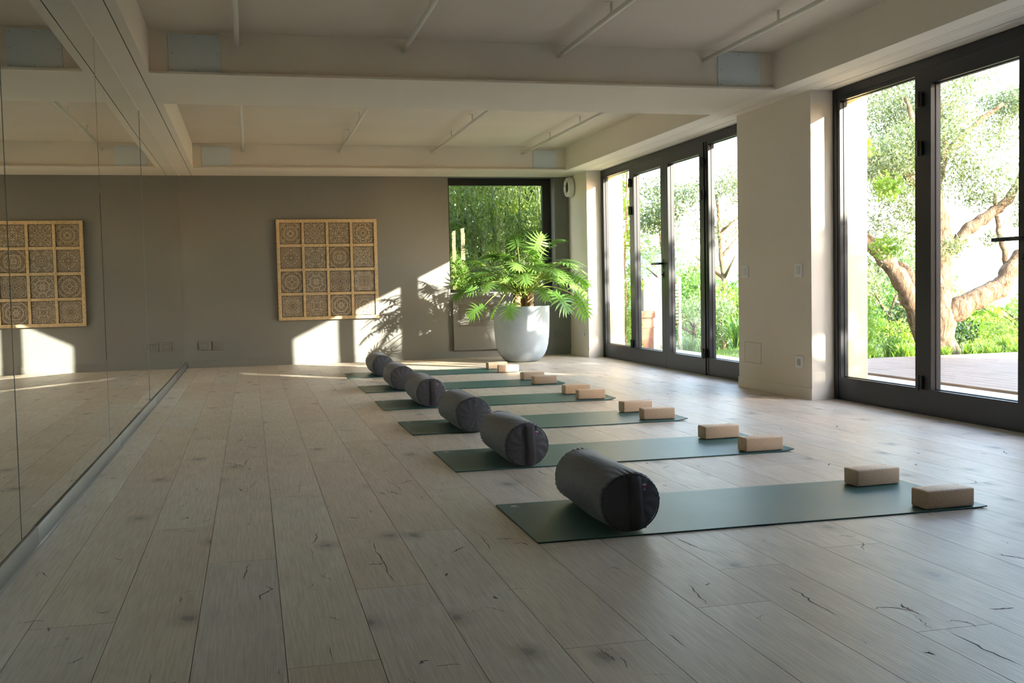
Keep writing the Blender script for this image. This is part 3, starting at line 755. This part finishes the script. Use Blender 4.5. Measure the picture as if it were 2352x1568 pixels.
for i, ((x, y), a) in enumerate(BK):
    o = b0 if i == 0 else dup(b0)
    k = i//2
    o.location = (x, y, .0072+(.001 if k else 0)); o.rotation_euler = (0, 0, math.radians(a))
    o['label'] = 'cork yoga block on the %s mat from the viewer, %s' % (NTH[k], 'the nearer of its pair' if i % 2 == 0 else 'the farther of its pair')

# ------------------------------------------------------------------ potted philodendron
PC = Vector((3.125, 12.10, 0))
t = empty('potted_philodendron', PC, 'large split-leaf philodendron in a rounded blue-grey pot before the end window', 'plant')
prof = [(0, 0), (.15, 0), (.165, .002), (.195, .012), (.235, .040), (.270, .085), (.295, .14), (.312, .21), (.323, .30), (.330, .42), (.334, .55), (.335, .655), (.333, .66), (.318, .66), (.316, .65), (.312, .58), (.30, .56)]
mb = MB(); mb.lathe(prof, n=72); mb.build('pot', M['pot'], t)
mb = MB(); mb.lathe([(.306, .595), (.2, .612), (.08, .622), (0, .622)], n=40); mb.build('soil', M['soil'], t)
mb = MB(); mb.box((-.005, -.178, .001), (.03, -.160, .010)); mb.build('drain_plug', M['gap'], t)
for sx, sy, r_, h in ((-.055, -.03, .045, .20), (.085, -.02, .050, .21), (.03, .06, .04, .17)):
    pts = wig([(sx, sy, .60), (sx*1.1, sy*1.1, .60+h*.5), (sx*1.15, sy*1.2, .60+h)], .003, 4)
    mb = MB(); mb.tube(pts, [r_*(1+.10*math.sin(i*2.6)) for i in range(len(pts))], 12); mb.build('stem', M['stem'], t)
def add_rnd(o, v):
    a = o.data.attributes.new('rnd', 'FLOAT', 'FACE'); a.data.foreach_set('value', [v]*len(o.data.polygons))
def leaf(base, direc, upv, L, W, r, col, droop=.22):
    """pinnately lobed blade"""
    f = Vector(direc).normalized(); s = f.cross(Vector(upv)).normalized(); n = s.cross(f).normalized(); base = Vector(base)
    def P(u, v):      # u along midrib 0..1, v sideways in metres
        vv = abs(v)
        return base+f*(L*u*(1-.10*u))+s*v+n*(-droop*L*(max(u, 0)**1.7)*.6-droop*(vv**1.35)*.9+ .06*L*math.sin(min(max(u, 0), 1)*PI)) + Vector((0, 0, -droop*L*.35*max(u, 0)**2))
    mb = MB(); K = 8
    # core strip
    cs = []
    for i in range(11):
        u = i/10; cw = W*.5*(.20*math.sin(PI*min(1, .16+u*.84))**.8+.02)
        cs += [P(u, -cw), P(u, 0)+n*-.004, P(u, cw)]
    mb.add(cs, [(3*i+a, 3*i+a+1, 3*i+a+4, 3*i+a+3) for i in range(10) for a in (0, 1)], 0, True)
    for side in (-1, 1):
        for k in range(K):
            t_ = (k+.4)/K; u0 = .06+t_*.80
            ang = math.radians(146-118*t_+r.gauss(0, 4)); ln = W*.5*(.92 if k == 0 else 1.08 if t_ < .55 else 1.08-1.1*(t_-.55))
            ln *= r.uniform(.88, 1.08); bw = .60*L/K*(1.05 if k else 1.15)
            pts = []
            for q_ in range(5):
                w_ = q_/4; a2 = ang-.30*w_
                du = math.cos(a2)*ln*w_/L; dv = math.sin(a2)*ln*w_
                hw_ = bw*(1-w_**2.2)*(.62+.5*math.sin(PI*min(w_*1.25, 1)))*.55
                c0, s0 = math.cos(a2), math.sin(a2)
                pts.append(P(u0+du+s0*hw_/L, side*(dv+W*.03-c0*hw_))); pts.append(P(u0+du-s0*hw_/L, side*(dv+W*.03+c0*hw_)))
            fs = [(2*i, 2*i+1, 2*i+3, 2*i+2) for i in range(4)]
            mb.add(pts, fs if side > 0 else [f_[::-1] for f_ in fs], 0, True)
    # midrib
    mb.tube([P(i/6, 0)-n*.003 for i in range(7)], [.0035*(1-.8*i/6) for i in range(7)], 5)
    o = mb.build('leaf', M['philo'], t); add_rnd(o, col); return o
def stalk(a, b, r, col, arch=.12, parent=None):
    a = Vector(a); b = Vector(b); pts = []
    for i in range(9):
        u = i/8; p = a.lerp(b, u); p.z += arch*math.sin(PI*u)*(b-a).length; pts.append(p)
    mb = MB(); mb.tube(pts, [.0085-.0045*i/8 for i in range(9)], 7); o = mb.build('leaf_stalk', M['stalk'], parent or t); add_rnd(o, col)
rp = random.Random(5)
LV = []   # (x, y, z) blade base relative to pot centre, blade heading, length
for i in range(52):
    a = i*2.39996+.4; e = (i+.5)/52
    el = math.radians(80-66*e+rp.gauss(0, 5)); R_ = rp.uniform(.44, .70)*(.72+.32*e)
    bx, by, bz = math.cos(a)*math.cos(el)*R_*1.12, math.sin(a)*math.cos(el)*R_, .78+math.sin(el)*R_*.86
    hd = Vector((math.cos(a), math.sin(a), .55-1.1*e)); LV.append((bx, by, bz, hd, rp.uniform(.22, .31), rp.random()))
# particular leaves seen against wall and window
EX = [(-.06, -.12, 1.36, (-.3, -.5, .6), .28), (.32, .02, 1.36, (.8, -.2, .45), .29), (.05, -.30, 1.26, (.1, -.9, .25), .29), (-.20, -.25, 1.20, (-.6, -.6, .2), .28), (.40, -.22, 1.14, (.7, -.6, .1), .30), (-.50, -.10, 1.16, (-.9, -.2, .3), .28), (.17, -.05, 1.30, (.35, .05, .75), .30), (.48, -.10, 1.18, (1, .05, .05), .34), (.60, .05, 1.02, (1, .1, -.35), .34), (.62, -.12, .78, (.6, -.2, -.9), .34),
      (-.42, -.25, 1.06, (-1, -.1, .0), .36), (-.52, -.30, .68, (-.9, -.2, -.45), .26), (-.36, -.42, .71, (-.8, -.6, -.7), .26), (-.24, -.48, .70, (-.35, -.8, -.75), .24),
      (.30, -.38, .82, (.45, -.5, -.65), .33), (-.10, -.36, 1.16, (-.3, -.8, -.1), .30), (.18, -.40, 1.10, (.3, -.8, -.15), .32), (-.28, -.1, 1.22, (-.8, -.2, .25), .30), (.36, -.30, .98, (.7, -.6, -.3), .32)]
for x, y, z, h, L in EX: LV.append((x, y, z, Vector(h), L, rp.random()))
for x, y, z, hd, L, c in LV:
    root = (rp.uniform(-.07, .10), rp.uniform(-.05, .07), rp.uniform(.74, .82))
    hv = Vector(hd).normalized(); o = leaf((x, y, z), hd, Vector((rp.gauss(0, .35), rp.gauss(0, .35), 1)) if abs(hv.z) < .85 else (0, -1, .3), L, L*1.12, rp, c)
    stalk(root, (x, y, z), rp, c, .10 if z > .9 else .18)

# ------------------------------------------------------------------ outside: ground, paving, deck
mb = MB(); nx, ny = 40, 60; vs = []; fs = []
for i in range(nx+1):
    for j in range(ny+1):
        x = -12+62*(i/nx)**1.0; y = -14+84*(j/ny)
        dd = max(0, x-10.5)+max(0, (y-14.5)*.7 if x > 4.6 else 0)
        vs.append((x, y, -.10-min(7, .16*dd)))
for i in range(nx):
    for j in range(ny):
        a = i*(ny+1)+j
        fs.append((a, a+ny+1, a+ny+2, a+1))
mb.add(vs, fs, 0, True); tag(mb.build('garden_ground', M['ground']), 'planted garden ground sloping away beyond the deck', 'ground', kind='structure')
mb = MB(); mb.box((XD+.08, -6, -.12), (5.68, 13.6, -.02)); tag(mb.build('stone_paving', M['paving']), 'pale stone paving strip outside the glass doors', 'paving', kind='structure')
mb = MB(); r = random.Random(3); x = 5.70
mb.box((5.70, -7, -.08), (5.722, 10.5, -.001))
while x < 8.95:
    mb.box((x+.002, -7, -.025), (x+.138, 10.50, 0)); x += .143
tag(mb.build('wooden_deck', M['deck']), 'weathered wooden deck boards outside the near glass doors', 'deck', kind='structure')
# hills on the horizon
mb = MB(); r = random.Random(9); vs = []; n = 60
for i in range(n+1):
    a = math.radians(10+75*i/n); R_ = 260
    hgt = 5+4*math.sin(i*.23)+2*math.sin(i*.61+1)
    c, s = math.sin(a), math.cos(a)
    for q_, (rr, zz) in enumerate(((R_-90, -14), (R_-40, hgt*.55-4), (R_, hgt), (R_+80, hgt*.4-8), (R_+90, -20))): vs.append((c*rr, s*rr, zz))
mb.add(vs, [(i*5+k, i*5+k+1, (i+1)*5+k+1, (i+1)*5+k) for i in range(n) for k in range(4)], 0, True)
tag(mb.build('distant_hills', M['hill']), 'hazy blue-green hills on the horizon beyond the garden', 'hills', kind='structure')

# ------------------------------------------------------------------ olive tree beside the deck
t = empty('olive_tree', (8.14, 11.1, -.1), 'old gnarled olive tree with forking trunk beyond the deck', 'tree')
def rel(l): return [(x-8.14, y-11.1, z+.1) for x, y, z in l]
limbs = [
 ([(8.13, 11.1, -.12), (8.08, 11.1, .56), (8.13, 11.15, 1.08), (8.17, 11.2, 1.5), (8.10, 11.25, 1.97), (8.30, 11.3, 2.4), (8.2, 11.3, 3.2)], [.24, .17, .155, .14, .12, .07, .03]),
 ([(7.98, 11.05, -.1), (7.70, 11.0, .5), (7.50, 11.0, .88), (7.18, 11.05, 1.26), (6.7, 11.2, 1.7), (6.4, 11.3, 2.3)], [.15, .115, .105, .09, .06, .025]),
 ([(8.05, 11.15, .45), (7.80, 11.3, .95), (7.55, 11.4, 1.15), (7.2, 11.6, 1.7)], [.09, .075, .06, .03]),
 ([(8.10, 11.1, .38), (8.40, 11.0, .56), (8.82, 10.95, .76), (9.05, 10.95, 1.05), (9.35, 11.0, 1.35), (9.7, 11.1, 2.0)], [.15, .13, .12, .095, .08, .03]),
 ([(8.98, 10.95, .95), (8.93, 11.0, 1.2), (8.85, 11.0, 1.5), (8.80, 11.0, 1.9)], [.05, .035, .03, .02]),
 ([(8.15, 11.15, 1.10), (8.34, 11.1, 1.30), (8.48, 11.05, 1.48), (8.75, 11.0, 1.66), (9.06, 11.0, 1.90), (9.4, 11.1, 2.4)], [.10, .085, .075, .065, .05, .02]),
 ([(8.10, 11.25, 1.85), (7.80, 11.1, 2.0), (7.58, 11.0, 2.12), (7.52, 10.95, 2.3), (7.68, 10.9, 2.5), (7.5, 10.9, 3.0)], [.09, .075, .07, .06, .045, .02]),
 ([(8.25, 11.3, 2.3), (8.6, 11.2, 2.7), (9.0, 11.1, 3.0)], [.06, .04, .02]),
]
mb = MB()
for pts, rr in limbs:
    P = wig(rel(pts), .008, 6); R_ = np.interp(np.linspace(0, 1, len(P)), np.linspace(0, 1, len(rr)), rr)
    R_ = [q_*(1+.10*math.sin(i*1.7)+random.uniform(-.06, .06)) for i, q_ in enumerate(R_)]
    mb.tube(P, R_, 14)
mb.build('trunk', M['bark'], t)
cl = []
r = random.Random(4)
def cc(x, y, z, a, b, c, n): cl.append((x-8.14, y-11.1, z+.1, a, b, c, n))
for _ in range(34): cc(r.uniform(6.9, 9.6), r.uniform(10.6, 11.8), r.uniform(2.05, 3.3), r.uniform(.25, .45), .35, r.uniform(.2, .35), 900)
for x, z, a, n in ((7.2, 1.95, .35, 800), (7.5, 1.75, .3, 800), (7.25, 1.5, .28, 700), (7.7, 1.6, .25, 500), (8.0, 2.0, .3, 600), (8.5, 2.0, .3, 700), (8.8, 2.1, .35, 900), (9.2, 1.85, .3, 900), (8.75, 1.85, .22, 500), (8.05, 1.25, .17, 300), (8.28, 1.3, .15, 240), (9.1, 1.55, .2, 350), (8.85, 1.35, .12, 160), (7.55, 1.3, .2, 350), (7.3, 1.1, .2, 200)):
    cc(x, r.uniform(10.8, 11.2), z, a, .3, a*.85, n)
foliage('foliage', t, cl, .066, .015, M['olive'])

# ------------------------------------------------------------------ garden plants
def grass_clump(loc, h, n, m, label, name='grass_clump', cat='plant', group=None, wd=.016, spread=.5):
    t = empty(name, loc, label, cat, group)
    Ps = []
    for _ in range(n):
        a = random.uniform(0, 2*PI); b = Vector((random.gauss(0, .04), random.gauss(0, .04), 0)); hh = h*random.uniform(.6, 1.1); sp = spread*random.uniform(.3, 1.1)*h
        d = Vector((math.cos(a), math.sin(a), 0)); s = Vector((-d.y, d.x, 0)); prev = None; 
        for k in range(5):
            u = k/4; p = b+d*sp*u**1.5+Vector((0, 0, hh*(u-.28*u*u*u*1.6))); ww = wd*(1-u**2)*.5+.0008
            cur = (p-s*ww, p+s*ww)
            if prev: Ps.append([prev[0], prev[1], cur[1], cur[0]])
            prev = cur
    P = np.array([[list(v) for v in q_] for q_ in Ps]); quads('blades', P, np.repeat(RNG.random(n), 4), m, t); return t
r = random.Random(21)
g0 = [grass_clump((0, 0, 0), .36, 90, M['lime'], 'x', 'agapanthus_clump', 'plant', 'strappy clumps along the deck edge') for _ in range(2)]
spots = [(6.75, 10.75), (7.05, 10.95), (7.35, 10.72), (7.62, 10.85), (7.9, 10.72), (8.25, 10.74), (8.55, 10.66), (8.62, 10.92), (8.85, 10.7), (9.1, 10.85), (9.25, 10.6), (6.9, 11.3), (7.3, 11.4), (8.9, 11.3), (9.3, 11.4), (7.7, 11.45)]
for i, (x, y) in enumerate(spots):
    o = g0[i] if i < 2 else dup(g0[i % 2]); o.location = (x, y, -.1); o.rotation_euler = (0, 0, r.uniform(0, 6)); sc = r.uniform(.8, 1.25); o.scale = (sc, sc, sc)
    o['label'] = 'bright green strappy clump at the deck edge, %s' % ('left of the olive trunk' if x < 8.1 else 'right of the olive trunk')
def bush(loc, rx, ry, rz, n, L, W, m, label, name='garden_bush', cat='bush', group=None, trunk=None, lumps=7):
    t = empty(name, loc, label, cat, group); rr = random.Random(int(abs(loc[0])*97+abs(loc[1])*31))
    h0 = trunk or 0; cl = []
    for _ in range(lumps):
        u = rand_unit(1)[0]*.62; s = rr.uniform(.38, .6)
        cl.append((u[0]*rx, u[1]*ry, h0+rz+u[2]*rz, rx*s, ry*s, rz*s, n//lumps))
    foliage('foliage', t, cl, L, W, m)
    mb = MB(); top = h0+rz
    P = wig([(0, 0, -.05), (rr.uniform(-.1, .1), 0, top*.5), (rr.uniform(-.2, .2), rr.uniform(-.1, .1), top*1.1)], .01, 4)
    R_ = max(.02, rx*.06); mb.tube(P, [R_*(1-.7*i/len(P)) for i in range(len(P))], 8)
    for k in range(4):
        a = rr.uniform(0, 6.28); q_ = P[len(P)//2+k % 3]; mb.tube([q_, q_+np.array([math.cos(a)*rx*.5, math.sin(a)*ry*.5, rz*.5])], [R_*.5, R_*.2], 6)
    mb.build('trunk', M['bark'], t); return t
GB = 'garden bushes and trees beyond the glass'
bush((7.6, 12.6, -.12), .7, .5, .45, 2600, .07, .03, M['green'], 'green bush behind the olive trunk, left of it')
bush((9.2, 12.9, -.15), .8, .6, .40, 2600, .07, .03, M['dark'], 'dark green bush low behind the right olive limb')
bush((10.3, 12.3, -.15), .6, .5, .42, 2200, .07, .02, M['lime'], 'yellow-green shrub right of the olive tree')
bush((8.4, 12.4, -.12), .5, .5, .28, 1500, .06, .02, M['lime'], 'low lime shrub behind the olive trunk')
bush((14.0, 18.5, -1.0), 2.2, 1.5, .75, 5200, .16, .08, M['lime'], 'light green spreading tree farther down the slope', 'garden_tree', 'tree')
bush((17.5, 21.5, -1.6), 2.2, 1.6, 1.0, 4600, .18, .09, M['green'], 'rounded green tree at right, farther down the slope', 'garden_tree', 'tree')
bush((12.2, 17.8, -.8), 1.2, 1.0, 1.25, 4200, .12, .06, M['pale'], 'pale tree seen left of the olive tree', 'garden_tree', 'tree')
bush((20.0, 30.0, -2.0), 4.0, 2.0, 1.3, 5000, .30, .15, M['pale'], 'pale distant tree mass below the hills', 'garden_tree', 'tree')
bush((25.0, 31.0, -2.2), 4.0, 2.0, 1.2, 4600, .30, .15, M['green'], 'distant tree mass at the right of the horizon', 'garden_tree', 'tree')
bush((9.6, 14.4, -.3), 1.0, .7, .85, 4600, .07, .022, M['olive'], 'grey-green shrub filling the gap left of the olive trunk')
bush((10.8, 15.6, -.5), 1.0, .8, .8, 4200, .08, .03, M['green'], 'leafy shrub low on the slope behind the olive trunk')
# seen through the far doors
bush((6.55, 14.9, -.12), .8, .6, .45, 3600, .075, .02, M['pale'], 'silvery bush seen through the third pane of the far doors')
bush((7.3, 15.4, -.12), .6, .5, .50, 3200, .085, .02, M['lime'], 'yellow-green bush seen through the last pane of the far doors')
bush((7.6, 16.2, -.3), .9, .7, .8, 3600, .08, .03, M['green'], 'mid green shrub behind the yellow-green bush')
bush((7.9, 16.6, -.3), 1.0, .8, .75, 4800, .07, .02, M['olive'], 'olive-like tree crown seen in the last pane of the far doors', 'garden_tree', 'tree', None, 1.7)
bush((7.6, 18.5, -.5), 1.4, 1.2, 1.0, 5200, .10, .035, M['pale'], 'airy pale tree seen through the middle panes', 'garden_tree', 'tree', None, .5)
bush((7.2, 17.6, -.4), .8, .8, .55, 3600, .09, .03, M['olive'], 'olive green tree seen high in the second pane', 'garden_tree', 'tree', None, 2.1)
bush((10.0, 22.5, -1.2), 2.2, 1.4, 1.2, 5200, .16, .06, M['green'], 'broad green tree far behind the far doors', 'garden_tree', 'tree')
grass_clump((7.05, 14.35, -.1), .85, 60, M['green'], 'spiky yucca-like plant seen through the last pane of the far doors', 'yucca', 'plant', None, .045, .7)
for i, (x, y) in enumerate(((5.95, 13.6), (6.3, 13.9), (5.75, 13.9), (6.15, 14.2))):
    o = grass_clump((x, y, -.1), .38, 110, M['pale'], 'feathery ornamental grass seen low through the far doors', 'ornamental_grass', 'plant', 'ornamental grasses beyond the far doors', .007, .5)
# lawn
n = 9000; cx_, cy_ = RNG.uniform(5.7, 8.6, n), RNG.uniform(10.6, 14.2, n); a = RNG.uniform(0, PI, n); hh = RNG.uniform(.02, .05, n)
P = np.stack([np.stack([cx_-np.cos(a)*.004, cy_-np.sin(a)*.004, np.full(n, -.1)], 1), np.stack([cx_+np.cos(a)*.004, cy_+np.sin(a)*.004, np.full(n, -.1)], 1), np.stack([cx_+.008, cy_+.004, -.1+hh], 1)], 1)
o = quads('lawn', P, RNG.random(n), M['lawn'], None, 3); tag(o, 'short sunlit lawn outside the far glass doors', 'grass', kind='stuff')
# garden wall and terracotta pillar
mb = MB(); mb.box((5.62, 14.55, -.1), (6.02, 14.75, .98), 0, .01)
for i in range(12): mb.box((6.02, 14.56, .30+i*.05), (6.20, 14.58, .325+i*.05))
mb.box((6.18, 14.55, -.1), (6.22, 14.6, .98))
tag(mb.build('garden_screen', M['paving']), 'pale garden screen with slats seen through the second pane', 'screen')
t = empty('terracotta_pedestal', (5.49, 14.25, -.1), 'reddish terracotta pedestal standing beside the pale garden screen', 'pedestal')
mb = MB(); mb.box((-.12, -.12, 0), (.12, .12, .50), 0, .008); mb.build('shaft', M['terra'], t)
mb = MB(); mb.box((-.14, -.14, .50), (.14, .14, .60), 0, .01); mb.build('cap', M['terra'], t)
mb = MB(); mb.box((-.13, -.13, .36), (.13, .13, .375)); mb.build('moulding', M['terra'], t)

# climbing vines on the outer wall corners
def vine(x, y0, y1, z0, z1, n, label):
    t = empty('climbing_vine', (x, (y0+y1)/2, 0), label, 'vine', 'vines on the outer wall'); cl = []
    yc = (y0+y1)/2
    for i in range(n):
        z = z0+(z1-z0)*(i+.5)/n+random.uniform(-.1, .1); cl.append((random.uniform(.15, .24), random.uniform(y0, y1)-yc, z, random.uniform(.07, .12), .15, random.uniform(.08, .16), 110))
    P = leaf_cloud(cl, .048, .022, -.3); quads('foliage', P, RNG.random(len(P)), M['lime'], t)
    mb = MB()
    for k in range(3):
        yy = random.uniform(y0, y1)-yc; mb.tube(wig([(.06, yy, -.1), (.08, yy+.1, z1*.5), (.07, yy-.05, z1)], .01, 5), .009, 6)
    mb.build('vine_stem', M['bark'], t)
vine(XO, 7.0, 7.9, .05, 1.9, 26, 'climbing vine on outer wall corner beside the near doors')
vine(XO, 12.35, 13.3, 0.0, 2.3, 44, 'climbing vine on outer wall corner beside the far doors')

# ------------------------------------------------------------------ bamboo behind the end window
t0 = None; r = random.Random(31)
def bamboo(h, rr, seed):
    rs = random.Random(seed); t = empty('bamboo_cane', (0, 0, 0), 'green bamboo cane in the thicket outside the end window', 'bamboo', 'bamboo canes outside the end window')
    lean = rs.uniform(-.25, .25); ly = rs.uniform(-.15, .15); pts = [(lean*(i/10)**2*h*.3, ly*(i/10)**2*h*.3, h*i/10) for i in range(11)]
    mb = MB(); mb.tube(pts, [rr*(1-.6*i/10) for i in range(11)], 8)
    for i in range(1, 16):
        z = h*i/16; u = z/h; p = (lean*u*u*h*.3, ly*u*u*h*.3, z); mb.tube([(p[0], p[1], z-.004), (p[0], p[1], z+.004)], rr*(1-.6*u)*1.25, 8)
    mb.build('culm', M['culm'], t); cl = []
    for i in range(16):
        z = rs.uniform(.25, h); u = z/h; cl.append((lean*u*u*h*.3+rs.uniform(-.25, .25), rs.uniform(-.2, .2), z, .22, .2, .16, 46))
    P = leaf_cloud(cl, .13, .016, -.9); quads('foliage', P, RNG.random(len(P)), M['bambooleaf'], t)
    return t
protos = [bamboo(3.6, .011, s) for s in (1, 2, 3)]
for i in range(46):
    o = protos[i] if i < 3 else dup(protos[i % 3])
    row = i % 3
    o.location = (1.6+(i//3)*.20+r.uniform(-.08, .08), 14.1+row*.55+r.uniform(-.15, .15), -.12); o.rotation_euler = (0, 0, r.uniform(0, 6.28)); sc = r.uniform(.85, 1.2); o.scale = (1, 1, sc)
bush((3.4, 16.9, -.12), 2.6, .6, 2.4, 15000, .20, .08, M['dark'], 'dark evergreen thicket behind the bamboo outside the end window', 'evergreen_thicket', 'bush', None, None, 16)
bush((2.72, 13.85, .25), .42, .2, .55, 4200, .12, .015, M['lime'], 'sunlit pale bamboo shoots right outside the end window', 'bamboo_shrub', 'bush')

# ------------------------------------------------------------------ unseen planting south of the deck, added to block and dapple the sun
def hedge_tree(x, y, h0, h1, rx, ry, n, label, m='dark', L=.13, W=.07, dens=8):
    t = empty('evergreen_tree', (x, y, -.1), label, 'tree', 'unseen evergreens added to shade the room'); rr = random.Random(int(x*13+y*7)); cl = []
    hz_ = (h1-h0)/2
    for _ in range(dens):
        cl.append((rr.uniform(-.5, .5)*rx, rr.uniform(-.6, .6)*ry, h0+hz_+rr.uniform(-.7, .7)*hz_, rx*.5, ry*.55, hz_*.45, n//dens))
    foliage('foliage', t, cl, L, W, M[m])
    mb = MB(); mb.tube([(0, 0, 0), (0, 0, h0+hz_)], [.12, .05], 8); mb.build('trunk', M['bark'], t)
hedge = empty('sun_block_hedge', (9.6, -5.75, -.1), 'tall clipped hedge added unseen beside the deck to block the sun', 'hedge')  # out of view, added to keep direct sun off the near floor
mb = MB(); mb.box((-.5, -5.4, 0), (.5, 5.25, 5.9), 0, .08); mb.build('sun_block_core', M['dark'], hedge)  # opaque core so no sun leaks through the leaves
P = []
for (ax, n_) in (('w', 9000), ('e', 4000), ('t', 2500), ('n', 2500)):
    c = np.stack([RNG.uniform(-.6, .6, n_), RNG.uniform(-5.5, 5.35, n_), RNG.uniform(0, 6.0, n_)], 1)
    if ax == 'w': c[:, 0] = -.5-RNG.random(n_)*.12
    if ax == 'e': c[:, 0] = .5+RNG.random(n_)*.12
    if ax == 't': c[:, 2] = 5.9+RNG.random(n_)*.12
    if ax == 'n': c[:, 1] = 5.25+RNG.random(n_)*.12
    d = rand_unit(n_); s_ = np.cross(d, rand_unit(n_)); s_ /= np.linalg.norm(s_, axis=1, keepdims=True)
    P.append(np.stack([c-d*.07, c+s_*.035, c+d*.07, c-s_*.035], 1))
P = np.concatenate(P); quads('foliage', P, RNG.random(len(P)), M['dark'], hedge)
WH = ['next to the tall hedge', 'second from the tall hedge', 'third from the tall hedge', 'farthest from the tall hedge']
YC = [1.40, 3.30, 5.25, 7.0]; rr = random.Random(77); CL = [[], [], [], []]  # unseen shrub foliage, shaped to shade the room with gaps for sun streaks
for iy in range(34):
    y = .72+iy*.21
    for iz in range(18):
        z = .1+iz*.21
        if z > 3.55+.12*math.sin(y*3.1): continue
        if abs(y-2.22) < .30 and z > 2.0: continue
        if abs(y-4.35) < .20 and z > 2.6: continue
        if abs(y-6.2) < .24 and z > 2.0: continue
        if abs(y-3.3) < .12 and z > 2.4: continue
        if z > 2.3 and rr.random() < .24: continue
        k = min(range(4), key=lambda q_: abs(YC[q_]-y))
        CL[k].append((rr.uniform(-.3, .3), y-YC[k]+rr.uniform(-.04, .04), z+rr.uniform(-.05, .05), .38, .15, .15, 85))
for _ in range(16):
    CL[0].append((rr.uniform(-.2, .2), rr.uniform(.1, .7)-YC[0], rr.uniform(1.8, 4.4), .2, .12, .14, 60))
for _ in range(26):  # sparse upper leaves added to dapple the sun
    y = rr.uniform(.8, 7.6); k = min(range(4), key=lambda q_: abs(YC[q_]-y))
    CL[k].append((rr.uniform(-.2, .2), y-YC[k], rr.uniform(3.6, 4.25), .2, .12, .12, 26))
for k in range(4):
    t = empty('shade_shrub', (9.5, YC[k], -.1), 'unseen evergreen shrub shaped to dapple the sun, ' + WH[k], 'shrub', 'unseen evergreens added to shade the room')
    foliage('foliage', t, CL[k], .13, .07, M['dark'])
    mb = MB(); mb.tube([(0, 0, 0), (0, 0, 3.2)], [.08, .03], 8); mb.build('trunk', M['bark'], t)
